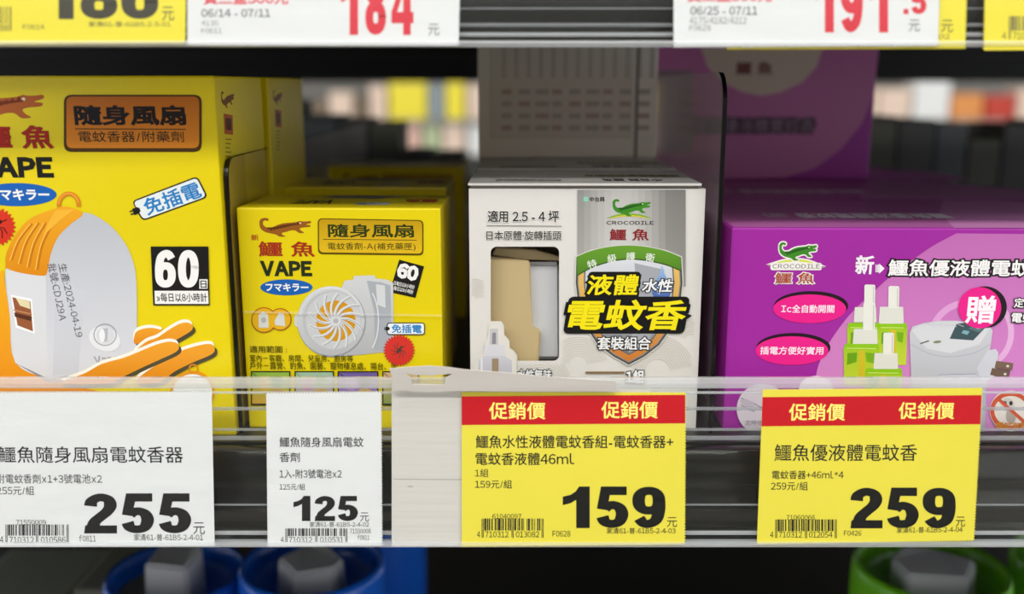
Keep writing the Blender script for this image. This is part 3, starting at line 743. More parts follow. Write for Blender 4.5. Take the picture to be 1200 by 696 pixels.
for dy, dz, lab, dx in ((0.079, 0.0, 'second small yellow carton, behind the one with the fan printed on it', -0.003), (0.195, 0.0, 'third small yellow carton, deep in the shelf behind the other two', 0.0)):
    c = copy_tree(smb.root); c.location = Vector(smb.root.location) + Vector((dx, dy, dz)); c['label'] = lab

# ---- white carton with a cut-out window -----------------------------------
wh = Carton('repellent_box', 551, 819.5, 400, 221, 0.3780, 0.0630, 0.6, M_wht, 'white carton with a cut-out window and a shield emblem, in the middle', group='white cartons', body=False)
def wl(x, y):                                         # crop coordinates to the carton's own plane
    h = hit(x / 2.578 + 530, y / 2.578 + 180, wh.P, wh.N); return h
def win_pts():
    c = [(116, 281), (323, 281), (323, 627), (197, 627), (193, 606), (174, 588), (172, 560), (158, 540), (153, 512), (140, 505), (116, 505)]
    out = []
    def arc(cx, cy, r, a0, a1):
        for i in range(6):
            a = math.radians(a0 + (a1 - a0) * i / 5); out.append((cx + r * math.cos(a), cy + r * math.sin(a)))
    arc(134, 299, 18, 180, 270); arc(305, 299, 18, 270, 360); arc(305, 609, 18, 0, 90)
    out.extend([(197, 627), (196, 610), (186, 596), (174, 588), (173, 566), (158, 548), (157, 520), (148, 507), (116, 507)])
    return out
wp = [wl(x, y) for x, y in win_pts()]
R = wh.R; Ri = R.inverted()
W_, D_, H_ = wh.w, wh.d, wh.h
hole = [Ri @ q for q in wp]
outer = [Vector((0, 0, 0)), Vector((W_, 0, 0)), Vector((W_, 0, H_)), Vector((0, 0, H_))]
tr = tessellate_polygon([[Vector((q.x, q.z, 0)) for q in outer], [Vector((q.x, q.z, 0)) for q in hole]])
bm = bmesh.new(); th = 0.0006
al = outer + hole
A = [bm.verts.new(R @ Vector((q.x, 0, q.z))) for q in al]; B = [bm.verts.new(R @ Vector((q.x, th, q.z))) for q in al]
for t in tr: bm.faces.new([A[i] for i in t]); bm.faces.new([B[i] for i in t][::-1])
for s0, n in ((0, 4), (4, len(hole))):
    for i in range(n):
        a, b = s0 + i, s0 + (i + 1) % n; bm.faces.new((A[a], A[b], B[b], B[a]))
for c0, c1 in (((0, 0, 0), (th, D_, H_)), ((W_ - th, 0, 0), (W_, D_, H_)), ((0, D_ - th, 0), (W_, D_, H_)), ((0, 0, 0), (W_, D_, th)), ((0, 0, H_ - th), (W_, D_, H_))):
    box_bm(c0, c1, bm=bm, R=R)
bm_obj('carton', bm, M_wht, wh.root)
# lid flap standing a little proud of the front edge
a0, a1 = wl(48, 101), wl(752, 101)
la, lb = (Ri @ a0).x, (Ri @ a1).x
bmf = box_bm((la, -0.0012, H_ + 0.0012), (lb, D_ * .98, H_ + 0.0021), 0.0002, R=R)
lid = bm_obj('lid_flap', bmf, M_wht, wh.root)
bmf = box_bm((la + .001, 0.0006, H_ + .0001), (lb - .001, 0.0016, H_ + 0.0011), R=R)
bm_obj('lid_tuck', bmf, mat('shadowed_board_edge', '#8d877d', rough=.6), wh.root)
# inner tray: beige step and white device seen through the window
def prism(pts, y0, y1, m, name, bev=0.0):
    bm = bmesh.new(); loc = [Ri @ wl(x, y) for x, y in pts]
    A = [bm.verts.new(R @ Vector((q.x, y0, q.z))) for q in loc]; B = [bm.verts.new(R @ Vector((q.x, y1, q.z))) for q in loc]
    n = len(loc); bm.faces.new(A); bm.faces.new(B[::-1])
    for i in range(n): bm.faces.new((A[i], A[(i + 1) % n], B[(i + 1) % n], B[i]))
    if bev: bmesh.ops.bevel(bm, geom=bm.edges[:], offset=bev, segments=2, affect='EDGES')
    return bm_obj(name, bm, m, wh.root)
M_beige = mat('beige_moulded_tray', '#c9b384', rough=0.45, noise=0.04, nscale=20); M_pl = mat('white_plastic_device', '#e4e6e8', rough=0.3)
prism([(100, 318), (235, 330), (238, 532), (268, 546), (262, 640), (100, 640)], 0.0045, 0.0120, M_beige, 'beige_tray', 0.0006)
prism([(225, 340), (330, 340), (332, 640), (225, 640)], 0.0080, 0.0300, M_pl, 'white_device', 0.0015)
prism([(95, 285), (335, 285), (335, 345), (95, 345)], 0.014, 0.040, mat('brown_inner_card', '#6b5f4c', rough=.6), 'inner_card')
prism([(130, 292), (250, 300), (330, 322), (330, 334), (220, 330), (118, 316)], 0.0075, 0.0130, M_beige, 'tray_collar', 0.0004)
p = wh.front(SATIN); p.view(2.578, 530, 180)
p.new('wave_print')
for (cx, cy, n, r0) in ((262, 700, 12, 20), (190, 470, 0, 0), (380, 640, 9, 30), (620, 660, 11, 40), (90, 500, 0, 0), (430, 560, 0, 0), (720, 560, 7, 16), (60, 440, 8, 14)):
    for i in range(n):
        rr_ = r0 + i * 7; q = []
        for k in range(25):
            a = math.radians(190 + 160 * k / 24); X, Y = cx + rr_ * math.cos(a), cy + rr_ * math.sin(a)
            if 52 + (Y - 112) * .02 < X < 760 - (Y - 112) * .07 and Y < 720 and not (98 < X < 330 and 270 < Y < 634): q.append((X, Y))
            elif len(q) > 1: p.line(q, 1.5, '#cdc7ba'); q = []
            else: q = []
        if len(q) > 1: p.line(q, 1.5, '#cdc7ba')
p.done()['kind'] = 'stuff'
p.new('silver_panel')
for i in range(16):
    a, b = 378 + i * 20.4, 378 + (i + 1) * 20.4; t = i / 15; g = int(150 + 52 * math.sin(math.pi * min(1, t * 1.15)) - 22 * t)
    g0 = '#%02x%02x%02x' % (g, g - 2, g - 6); g1 = '#%02x%02x%02x' % (min(255, g + 26), min(255, g + 24), min(255, g + 18))
    p.poly([(a, 109), (b, 109), (b, 400), (a, 400)], g0, grad=(g0, g1))
p.done()
p.new('usage_lettering'); p.text('適用 2.5 - 4 坪', 107, 171, 322, 208, '#26241f', 0.022, out=(0.04, '#f2f0ea')); p.line([(104, 217), (331, 219)], 1.8, '#5f5b54')
p.text('日本原體·旋轉插頭', 103, 233, 330, 261, '#33302a', 0.014, out=(0.03, '#ece9e2')); p.done()
p.new('maker_mark'); p.rr(396, 130, 411, 145, '#8fd0b8', .2); p.text('中台興', 415, 130, 460, 145, '#33302a', 0.02); p.done()
def logo(p, f, bord, cyl, cyr, cpk, word, name, wc='#2c2a26', yell=False):
    p.new('crocodile_emblem')
    (x0, y0), (x1, y1), (xm, ym) = cyl, cyr, cpk
    def cres(th0, off, col, grow=0):
        top = smooth_pts([(x0 - grow, y0 + off), ((x0 + xm) / 2, (y0 + ym) / 2 - (y0 - ym) * .26 + off), (xm, ym + off), ((x1 + xm) / 2, (y1 + ym) / 2 - (y1 - ym) * .26 + off), (x1 + grow, y1 + off)], False, 5)
        bot = [(a, b + th0 * math.sin(math.pi * i / (len(top) - 1))) for i, (a, b) in enumerate(top)]
        p.poly(top + bot[::-1], col)
    if bord: cres(20, -3, '#f6f0ea', 6); cres(8, 2, '#d8e04a')
    else: cres(9, 0, '#7fae2c'); cres(5, 5, '#d8c93c')
    croc(p, f, '#3d8a1f', '#1f5a14', bord, 9); e = p.done()
    return e
logo(p, boxmap(484, 137, 597, 188), None, (466, 194), (602, 194), (532, 180), None, None)
p.new('brand_lettering'); p.text('CROCODILE', 466, 203, 608, 214, '#2c2a26', 0.01); p.text('鱷 魚', 475, 227, 594, 262, '#8e1c24', 0.016); p.done()
p.new('shield_emblem')
def shield(d):
    return [(375 + d, 312 + d), (420 + d * .8, 293 + d), (475, 281 + d), (530, 277 + d), (585, 281 + d), (645 - d * .8, 294 + d), (691 - d, 313 + d), (695 - d, 390), (688 - d, 450), (665 - d, 520 - d * .3), (625 - d * .8, 577 - d * .7), (580 - d * .4, 612 - d), (533, 637 - d * 1.2), (487 + d * .4, 612 - d), (440 + d * .8, 577 - d * .7), (402 + d, 520 - d * .3), (380 + d, 450), (373 + d, 390)]
p.poly(shield(-3), '#d9d6cf'); p.poly(shield(0), '#4a4a44'); p.poly(shield(5), '#8a8a88'); p.poly(shield(8), '#e0bb62', grad=('#ecca70', '#cf7a2e')); p.poly(shield(24), '#6d6d6b'); p.poly(shield(28), '#c9cbd0', grad=('#e2e4e8', '#75777c'))
p.poly([(550, 330), (640, 350), (640, 470), (585, 580), (533, 600), (560, 450)], '#a9abb0')
up = [(377, 310), (420, 293), (475, 281), (530, 277), (585, 281), (645, 294), (690, 312)]; lo = [(690, 351), (645, 333), (585, 320), (530, 316), (475, 324), (420, 342), (377, 366)]
p.poly(smooth_pts(up, False, 4) + smooth_pts([(a, b + 4) for a, b in lo], False, 4), '#39551a'); p.poly(smooth_pts(up, False, 4) + smooth_pts(lo, False, 4), '#5f9428', grad=('#6aa02c', '#4f8420')); sh = p.done()
p.new('lettering')
for ch, x, y, ro in (('特', 422, 333, 16), ('級', 482, 316, 8), ('護', 539, 310, 0), ('衛', 597, 313, -7)): p.text(ch, x - 14, y - 13, x + 14, y + 13, '#e9efe0', 0.012, rot=ro)
p.done(parent=sh)
p.new('water_drop'); p.poly([(633, 338), (641, 362), (652, 385), (660, 408), (655, 432), (633, 444), (610, 434), (602, 412), (612, 388), (626, 362)], '#3f6fb8', smooth=True, grad=('#9fc4ea', '#2b4fa0')); p.ell(624, 410, 6, 14, '#c6dcf4'); p.done(parent=sh)
YL = '#f8e60c'; BL = '#0d0c0a'
p.new('title_plate'); p.quad([(352, 431), (718, 431), (700, 543), (334, 543)], BL, 0.16); p.quad([(412, 356), (570, 356), (560, 436), (400, 436)], BL, 0.16); p.done(parent=sh)
p.new('title_lettering')
p.text('液體', 408, 364, 562, 427, YL, 0.022, out=(0.085, BL), shear=0.14); p.text('電蚊香', 346, 440, 706, 533, YL, 0.024, out=(0.088, BL), shear=0.20)
p.text('水性', 574, 378, 666, 418, '#f4f4f2', 0.025, out=(0.07, '#22242c'), shear=0.18); p.text('套裝組合', 438, 552, 600, 592, '#f4f4f2', 0.018, out=(0.075, '#22201e')); p.done(parent=sh)
p.new('bottle_picture')
p.poly([(70, 740), (66, 640), (84, 610), (96, 596), (97, 570), (108, 556), (110, 520), (120, 507), (146, 507), (155, 522), (157, 548), (172, 566), (173, 588), (184, 598), (194, 612), (197, 740)], '#e4e0d6')
p.poly([(114, 528), (138, 528), (139, 576), (112, 576)], '#c9c6cc'); p.poly([(121, 540), (132, 540), (132, 574), (120, 574)], '#8f8c92'); p.poly([(98, 577), (158, 577), (160, 612), (94, 612)], '#dcdae0'); p.poly([(80, 622), (98, 610), (158, 610), (180, 624), (182, 740), (78, 740)], '#bfbcc6', grad=('#d2d0d8', '#aaa8b2')); p.rect(120, 618, 140, 740, '#a08c6c')
p.rect(86, 616, 92, 740, '#eceaf0'); p.done()
p.new('lower_lettering'); p.text('水性無味', 196, 650, 300, 684, '#f4f4f2', 0.02, out=(0.07, BL)); p.rect(402, 657, 520, 663, '#8a6a44'); p.text('1組', 524, 652, 580, 692, '#f4f4f2', 0.04, out=(0.07, BL)); p.done()
# lid print
p = Print(wh.P + wh.V * (wh.h + .0021), wh.U, wh.B, wh.root, SATIN); p.view(2.9, 530, 0)
p.new('lid_lettering')
def flat(p, s_, u0, u1, v0, v1, c, b=0.0, turn=False):
    V, Fs = glyphs(s_, b); xs = [v[0] for v in V]; ys = [v[1] for v in V]; ax, bx, ay, by = min(xs), max(xs), min(ys), max(ys)
    q = []
    for v in V:
        a, t = (v[0] - ax) / (bx - ax), (v[1] - ay) / (by - ay)
        if turn: a, t = 1 - a, 1 - t
        q.append((u0 + a * (u1 - u0), v0 + t * (v1 - v0)))
    p.add(q, Fs, c)
flat(p, '適用坪數可使用240小時', .010, .036, .007, .0115, '#4a463e', .02, True); flat(p, '附水性液體電蚊香', .010, .036, .0125, .016, '#4a463e', .02, True)
flat(p, '中台興 鱷魚', .052, .076, .008, .018, '#4f4b42', .03, True); flat(p, '液體電蚊香套裝組合', .046, .086, .026, .036, '#8f8638', .06, True); p.done()
w2 = copy_tree(wh.root); w2.location = Vector(wh.root.location) + Vector((0.001, 0.0665, 0)); w2['label'] = 'second white carton, only its lid visible behind the front one'
w3 = copy_tree(wh.root); w3.location = Vector(wh.root.location) + Vector((0.000, 0.133, 0)); w3['label'] = 'third white carton, hidden under the one showing its printed back'
# upper white carton showing its back
ub = Carton('repellent_box', 0, 0, 0, 0, wh.P.y + 0.128, 0.063, 0, M_gry, 'greyish white carton showing its small-print back, stacked behind the white cartons', group='white cartons', bottom=wh.zt + 0.0024, h=0.0865, Xl=wh.P.x - .0005, Xr=wh.P.x + wh.w - .001)
p = ub.front(SATIN)
p.new('small_print_table')
w_, h_ = ub.w, ub.h
def q_(u0, v0, u1, v1, c): p.add([(u0, v0), (u1, v0), (u1, v1), (u0, v1)], [(0, 1, 2, 3)], c)
q_(.006, .010, w_ - .013, h_ - .006, '#cfcabc'); q_(.0065, .0105, w_ - .0135, h_ - .0065, '#e0dacc')
for i in range(13):
    u = .012 + i * .0062; q_(u, .040, u + .0022, .072 - .006 * ((i * 5) % 3), '#cbc5b8')
for j in range(4):
    for i in range(9): q_(.012 + i * .0085, .014 + j * .006, .017 + i * .0085 + .001 * (i % 3), .0165 + j * .006, '#bfb9ac' if (i + j) % 3 else '#c4aca0')
p.done()
p.new('side_stripe'); q_(w_ - .011, 0, w_ - .0095, h_, '#8d877d'); p.done()

# ---- purple carton --------------------------------------------------------
pu = Carton('repellent_box', 850.5, 1340, 420, 267, 0.3745, 0.0950, 0.8, M_pur, 'purple carton printed with green liquid bottles and a plug-in device, at the right', group='purple cartons')
p = pu.front(SATIN); p.view(2.9, 820, 210)
p.new('pink_swoosh'); 
cur = [(872, 184), (800, 222), (740, 262), (660, 320), (580, 392), (510, 460), (450, 540), (412, 610), (392, 690), (386, 860)]
p.poly(smooth_pts(cur, False, 5) + [(1480, 860), (1480, 190)], '#cf74c0', grad=('#c46cb4', '#de8ed0'))
p.ring(910, 560, 130, 140, 22, '#e2a2d6', 200, 300); p.ring(960, 520, 98, 112, 20, '#e6b0dc', -75, 70); p.done()
logo(p, boxmap(270, 214, 396, 275), '#f4efe8', (230, 293), (424, 300), (328, 270), None, None)
p.new('brand_lettering'); p.rr(240, 284, 414, 309, '#f4efe8', .3); p.text('CROCODILE', 247, 288, 408, 303, '#4a3048', 0.0); p.text('鱷 魚', 256, 317, 389, 355, '#b0432a', 0.014, out=(0.07, '#f4efe8')); p.done()
p.new('title_lettering'); p.text('新', 528, 258, 592, 324, '#fbf4f8', 0.03); p.rect(597, 290, 601, 316, '#fbf4f8'); p.rect(603, 290, 608, 316, '#fbf4f8'); p.poly([(609, 286), (628, 303), (609, 321)], '#fbf4f8')
p.text('鱷魚優液體電蚊香', 640, 273, 1196, 330, '#fbf8f6', 0.020, out=(0.085, '#17120f')); p.done()
for cx, cy, s_, x0, x1 in ((375, 438, 'Ic全自動開關', 277, 457), (315, 580, '插電方便好實用', 205, 420)):
    p.new('magenta_oval'); p.ell(cx + 3, cy - 8, 126, 50, '#1c0a14'); p.ell(cx - 2, cy + 2, 124, 49, '#ee1c8c'); o = p.done()
    p.new('lettering'); p.text(s_, x0, cy - 12, x1, cy + 16, '#fdeef6', 0.015); p.done(parent=o)
p.new('bottle_picture'); p.view(5.8, 970, 330)
def bot(x0, x1, yt, sx0, sx1, sy):
    p.poly([(x0, yt + 20), (x0 + 30, yt), (x1 - 30, yt), (x1, yt + 20), (x1 - 8, yt + 280), (x0 + 4, yt + 280)], '#a9cf1c', grad=('#9cc818', '#c9d838')); p.rr(x0 + 6, yt - 6, x1 - 4, yt + 34, '#8fc80e', .4)
    m_ = (x0 + x1) / 2; p.line([(x0 + 20, yt + 26), (x1 - 24, yt + 28)], 5, '#dcf080'); p.poly([(x0 + 26, yt + 60), (m_ - 30, yt + 56), (m_ - 34, yt + 120), (x0 + 22, yt + 140)], '#6aa30c'); p.poly([(m_ + 26, yt + 56), (x1 - 26, yt + 60), (x1 - 34, yt + 130), (m_ + 34, yt + 118)], '#78b010')
    p.poly([(m_ - 18, yt + 40), (m_ + 22, yt + 40), (m_ + 24, yt + 280), (m_ - 20, yt + 280)], '#d3bf22')
def cap_(x0, x1, y0, y1, s0, s1, st):
    p.quad([(x0 + 8, y0), (x1 - 4, y0), (x1, y1), (x0, y1)], '#e2e2d6', 0.06); p.quad([(s0, st), (s1, st + 2), (s1 - 4, y0 + 10), (s0 - 2, y0 + 10)], '#ecece0', 0.2); p.line([(s1 - 12, st + 16), (s1 - 14, y0)], 8, '#cfcfc2')
bot(340, 540, 285, 0, 0, 0); cap_(345, 515, 170, 285, 412, 486, 28); bot(130, 360, 285, 0, 0, 0); cap_(175, 330, 172, 275, 248, 322, 18)
bot(106, 350, 425, 0, 0, 0); cap_(168, 338, 320, 422, 240, 322, 140); bot(250, 505, 592, 0, 0, 0); cap_(308, 476, 484, 592, 376, 450, 344); p.done()
p.view(2.9, 820, 210)
p.new('device_picture')
p.poly([(712, 522), (722, 500), (760, 488), (810, 480), (870, 480), (930, 488), (985, 500), (994, 514), (988, 560), (974, 640), (968, 860), (722, 860), (716, 640)], '#dadbe0', grad=('#cfd0d4', '#b2b3bd'))
p.poly([(718, 512), (740, 498), (810, 484), (880, 484), (940, 496), (985, 506), (950, 560), (850, 590), (770, 575)], '#dadbde'); p.line(smooth_pts([(716, 560), (780, 592), (850, 602), (930, 590), (985, 560)], False, 5), 3, '#b4b5be')
p.poly([(872, 490), (908, 486), (970, 503), (928, 547), (848, 541)], '#3e5458'); p.poly([(926, 492), (966, 503), (950, 520), (912, 508)], '#5a7478'); p.ell(945, 503, 8, 6, '#9fb4b4'); p.poly([(895, 512), (916, 516), (908, 528), (888, 522)], '#7fb0b8')
p.line([(748, 558), (778, 548)], 4, '#55524a'); p.ell(806, 552, 14, 4.5, '#7f8a66', rot=-6)
p.poly([(806, 700), (808, 664), (940, 660), (938, 700)], '#cccdd6'); p.line([(808, 700), (810, 664), (938, 660)], 2.2, '#8f90a0')
p.poly([(1005, 576), (1014, 590), (1000, 668), (958, 700), (940, 640), (978, 580)], '#d2d3da'); p.quad([(1006, 616), (1064, 624), (1060, 648), (1000, 640)], '#7b6250', .1); p.quad([(992, 640), (1054, 650), (1048, 676), (985, 664)], '#6f5848', .1); p.ell(1045, 634, 5, 4, '#e2d8d0'); p.ell(1036, 661, 5, 4, '#e2d8d0')
for i in range(5): p.line([(760 + i * 26, 487), (800 + i * 24, 500)], 2, '#c9cad0')
p.done()
p.new('gift_badge'); p.ell(966, 434, 76, 71, '#1c0a14'); p.ell(950, 436, 73, 70, '#ee1c8c'); o = p.done()
p.new('lettering'); p.text('贈', 903, 394, 1003, 490, '#fdf6fa', 0.022); p.text('定時', 1066, 403, 1136, 436, '#fbf8f6', 0.02, out=(0.09, '#17120f')); p.text('電蚊', 1058, 452, 1134, 487, '#fbf8f6', 0.02, out=(0.09, '#17120f')); p.done(parent=o)
p.view()
p.new('hand_bubble'); p.ell(893, 479, 30, 30, '#ded3de'); p.line([(868, 466), (880, 470), (893, 478)], 1, '#77707a'); p.line([(868, 474), (884, 482)], 1, '#77707a'); p.ell(876, 472, 9, 4, '#c9bccb', rot=20); p.text('定時使用', 873, 492, 900, 498, '#77707a'); p.ell(956, 455, 20, 15, '#f0e8f0'); p.done()
p.new('no_mosquito_sign'); p.ell(1184, 481, 25, 24, '#f0e4da'); p.ring(1184, 481, 22, 20, 5, '#d8542c'); p.ell(1180, 474, 8, 8, '#d8cfc6'); p.ell(1177, 472, 2, 2.6, '#2a2a2a'); p.ell(1184, 472, 2, 2.6, '#2a2a2a'); p.ell(1184, 487, 6, 9, '#b8a89c'); p.line([(1168, 466), (1202, 496)], 4, '#d8542c'); p.text('驅蚊有效', 1166, 494, 1204, 502, '#e08a1c', .03); p.done()
p = pu.top(SATIN)
p.new('top_lettering'); flat(p, '新', .020, .031, .030, .044, '#c9a6c4', .03, True); flat(p, '鱷魚優液體電蚊香', .034, .098, .027, .044, '#e6dce4', .03, True)
p2 = Print(pu.P + pu.V * (pu.h), pu.U, pu.B, pu.root, SATIN, base=3e-5)
p2.new('top_mauve'); p2.add([(.001, .001), (pu.w - .001, .001), (pu.w - .001, pu.d - .001), (.001, pu.d - .001)], [(0, 1, 2, 3)], '#b765a6'); p2.done(); p2.new('top_pink'); p2.add([(.085, .0), (.185, 0), (.185, .05), (.145, .094), (.12, .094), (.10, .05)], [(0, 1, 2, 3, 4, 5)], '#cf86c0'); p2.done()
# letters on the lid are black-bordered: border first, then letters
V_, F_ = glyphs('鱷魚優液體電蚊香', .11); p.done()
pb2 = copy_tree(pu.root); pb2.location = Vector(pu.root.location) + Vector((-0.002, .0965, 0)); pb2['label'] = 'second purple carton, its top visible behind the front one'
pb3 = copy_tree(pu.root); pb3.location = Vector(pu.root.location) + Vector((-0.004, .193, 0)); pb3['label'] = 'third purple carton, under the upright purple one'
up_ = Carton('repellent_box', 0, 0, 0, 0, .570, .09, -1.0, M_pur, 'upright purple carton with a pale disc, stacked at the back behind the purple cartons', group='purple cartons', bottom=pu.zt + .0003, h=.0960, Xl=.0835, Xr=.2070)
p = up_.front(SATIN)
p.new('pink_swoosh'); p.poly([(768, 55), (1030, 55), (1024, 110), (1010, 145), (985, 175), (955, 197), (920, 208), (768, 210)], '#c777ae', smooth=False); p.done()
p.new('pale_disc'); p.poly([(822, 56), (964, 56), (957, 78), (940, 96), (915, 108), (893, 112), (871, 108), (846, 96), (829, 78)], '#d8c8b4', smooth=False); p.text('鱷 魚', 862, 72, 906, 88, '#7a4a38', .03); p.done()
p.new('lettering'); p.text('鱷魚優液體電蚊香', 812, 138, 955, 156, '#8c7486', .02, out=(.09, '#33202c')); p.done()
p.new('info_panel'); p.rect(772, 82, 812, 178, '#95828a'); p.done()

# ------------------------------------------------------------------ shelf dividers
def divider(name, x, ztop, yf, yb, rad, label):
    r = root(name, (x, (yf + yb) / 2, ZD), label=label, cat='divider')
    prof = [(yf, ZD)]
    for i in range(9):
        a = math.radians(180 - 90 * i / 8); prof.append((yf + rad + rad * math.cos(a), ztop - rad + rad * math.sin(a)))
    prof += [(yb, ztop), (yb, ZD)]
    bm = bmesh.new(); t = .0006
    A = [bm.verts.new((x - t, a, b)) for a, b in prof]; B = [bm.verts.new((x + t, a, b)) for a, b in prof]
    n = len(prof); bm.faces.new(A); bm.faces.new(B[::-1])
    for i in range(n): bm.faces.new((A[i], A[(i + 1) % n], B[(i + 1) % n], B[i]))
    bm_obj('clear_panel', bm, M_div, r)
    bm = bmesh.new(); t = .0008; wd = .0008                 # thick dark looking edge
    edge = prof[:12]
    for i in range(len(edge) - 1):
        a, b = edge[i], edge[i + 1]
        vs = [bm.verts.new((x + sx * t, yy - (.0004 if k == 0 else 0), zz)) for k in (0,) for sx, (yy, zz) in ((-1, a), (1, a), (1, b), (-1, b))]
        bm.faces.new(vs)
        vs2 = [bm.verts.new((x + sx * t, yy + wd, zz)) for sx, (yy, zz) in ((-1, a), (1, a), (1, b), (-1, b))]
        bm.faces.new(vs2[::-1])
        for k in range(4): bm.faces.new((vs[k], vs2[k], vs2[(k + 1) % 4], vs[(k + 1) % 4]))
    bm_obj('front_edge', bm, M_divedge, r)
    return r
divider('shelf_divider', xat(841.5, .3722, zat(300, .3722)), zat(84, .372), .3722, .74, .012, 'tall clear plastic divider between the white and the purple cartons')
divider('shelf_divider', -.1082, zat(186, .3725), .3725, .74, .008, 'low clear plastic divider between the large and the small yellow cartons')

# ------------------------------------------------------------------ lower shelf: tubs with spouts
def lathe(prof, cx, cy, n=40):
    bm = bmesh.new(); rings = []
    for (r_, z) in prof: rings.append([bm.verts.new((cx + r_ * math.cos(2 * math.pi * i / n), cy + r_ * math.sin(2 * math.pi * i / n), z)) for i in range(n)])
    for a, b in zip(rings[:-1], rings[1:]):
        for i in range(n): bm.faces.new((a[i], a[(i + 1) % n], b[(i + 1) % n], b[i]))
    bm.faces.new(rings[0][::-1]); bm.faces.new(rings[-1])
    return bm
M_blue = mat('blue_glossy_plastic', '#1a6ade', rough=0.22, coat=0.3); M_green = mat('green_glossy_plastic', '#74c41c', rough=0.25, coat=0.3)
M_spout = mat('grey_spout_plastic', '#c9cbcc', rough=0.4)
def tub(cx, cy, R_, m, label, group, shape=0, zt=-0.236, name='refill_tub', lab2=None):
    z0, z1 = ZL, ZC + zt
    r = root(name, (cx, cy, z0), label=label, cat='tub', group=group)
    bm_obj('tub_body', lathe([(R_ * .9, z0), (R_ * .96, z0 + .004), (R_, z0 + .02), (R_, z1 - .010), (R_ * .985, z1 - .004), (R_ * .95, z1), (R_ * .90, z1 - .002), (R_ * .88, z1 - .008), (R_ * .86, z1 - .018), (R_ * .3, z1 - .020), (.002, z1 - .020)], cx, cy), m, r, smooth=True)
    bm = bmesh.new()
    if shape == 0: pts = [(-.32, -.45), (-.38, .1), (-.18, .55), (.18, .6), (.40, .1), (.32, -.45)]
    elif shape == 1: pts = [(-.5, -.1), (-.15, -.5), (.42, -.42), (.5, -.05), (.1, .45), (-.2, .4)]
    else: pts = [(-.55, -.5), (-.55, .1), (-.25, .42), (.2, .42), (.62, -.05), (.3, -.5)]
    pts = [(cx + a * R_, cy + b * R_) for a, b in pts]
    A = [bm.verts.new((a, b, z1 - .020)) for a, b in pts]; B = [bm.verts.new((cx + (a - cx) * .9, cy + (b - cy) * .9, z1 + (.012, .004, .004)[shape] - .003 * (i % 2))) for i, (a, b) in enumerate(pts)]
    n = len(pts); bm.faces.new(A[::-1]); bm.faces.new(B)
    for i in range(n): bm.faces.new((A[i], A[(i + 1) % n], B[(i + 1) % n], B[i]))
    bmesh.ops.bevel(bm, geom=bm.edges[:], offset=.0015, segments=2, affect='EDGES')
    bm_obj('spout', bm, M_spout, r)
    return r
tub(xat(206, .50, ZC - .25), .498, .0385, M_blue, 'blue tub with a tall rounded grey spout, left of the two under the rail', 'blue tubs on the lower shelf', 0, zt=-.262)
tub(xat(368, .50, ZC - .25), .494, .0400, M_blue, 'blue tub with a slanted grey spout, right of the two under the rail', 'blue tubs on the lower shelf', 1, zt=-.254)
tub(xat(447, .60, ZC - .25), .580, .030, M_blue, 'partly hidden blue tub behind the right-hand blue tub', 'blue tubs on the lower shelf', 1, zt=-.265)
tub(xat(1098, .50, ZC - .25), .505, .0425, M_green, 'green tub with a broad grey spout, at the lower right', 'green tubs on the lower shelf', 2, zt=-.262)
tub(xat(1296, .50, ZC - .25), .515, .0400, M_green, 'green tub at the lower right corner of the picture, mostly outside it', 'green tubs on the lower shelf', 2, zt=-.262)
def pack(name, c0, c1, m, label, cat, group=None, panel=None, rz=0):
    cx, cy = (c0[0] + c1[0]) / 2, (c0[1] + c1[1]) / 2
    r = root(name, (cx, cy, c0[2]), rz, label, cat, group)
    RZ = Matrix.Translation(Vector((cx, cy, 0))) @ Matrix.Rotation(rz, 4, 'Z') @ Matrix.Translation(Vector((-cx, -cy, 0)))
    bm_obj('carton', box_bm(c0, c1, .002, R=RZ), m, r)
    if panel:
        w_ = c1[0] - c0[0]; h_ = c1[2] - c0[2]
        bm_obj('front_panel', box_bm((c0[0] + w_ * .15, c0[1] - .0012, c0[2] + h_ * panel[1]), (c1[0] - w_ * .15, c0[1] + .0005, c0[2] + h_ * panel[2]), R=RZ), panel[0], r)
    return r
pack('dark_box', (-.245, .50, ZL), (-.185, .60, ZC - .275), mat('olive_grey_board', '#7b7c66', rough=.6), 'dull olive carton on the lower shelf, left of the blue tubs', 'box')
pack('dark_box', (-.315, .47, ZL), (-.253, .57, ZC - .285), mat('grey_green_board', '#8c9080', rough=.6), 'dull grey-green carton at the lower left corner', 'box')

# ------------------------------------------------------------------ the back-to-back shelf and the next aisle
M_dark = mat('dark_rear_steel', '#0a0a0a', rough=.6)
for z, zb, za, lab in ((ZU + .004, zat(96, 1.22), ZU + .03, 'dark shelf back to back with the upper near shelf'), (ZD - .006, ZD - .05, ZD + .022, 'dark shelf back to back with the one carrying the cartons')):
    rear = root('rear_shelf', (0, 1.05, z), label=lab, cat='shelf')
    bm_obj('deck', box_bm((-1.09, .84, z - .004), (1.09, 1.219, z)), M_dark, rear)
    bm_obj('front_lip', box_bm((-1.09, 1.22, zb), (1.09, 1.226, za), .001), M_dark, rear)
for X, sd in ((-1.13, 'left'), (1.1, 'right')): tag(bm_obj('shelf_upright', box_bm((X, .835, 0), (X + .03, .875, 1.9), .002), M_dark), 'dark post at the %s end of the back-to-back shelves' % sd, 'post')
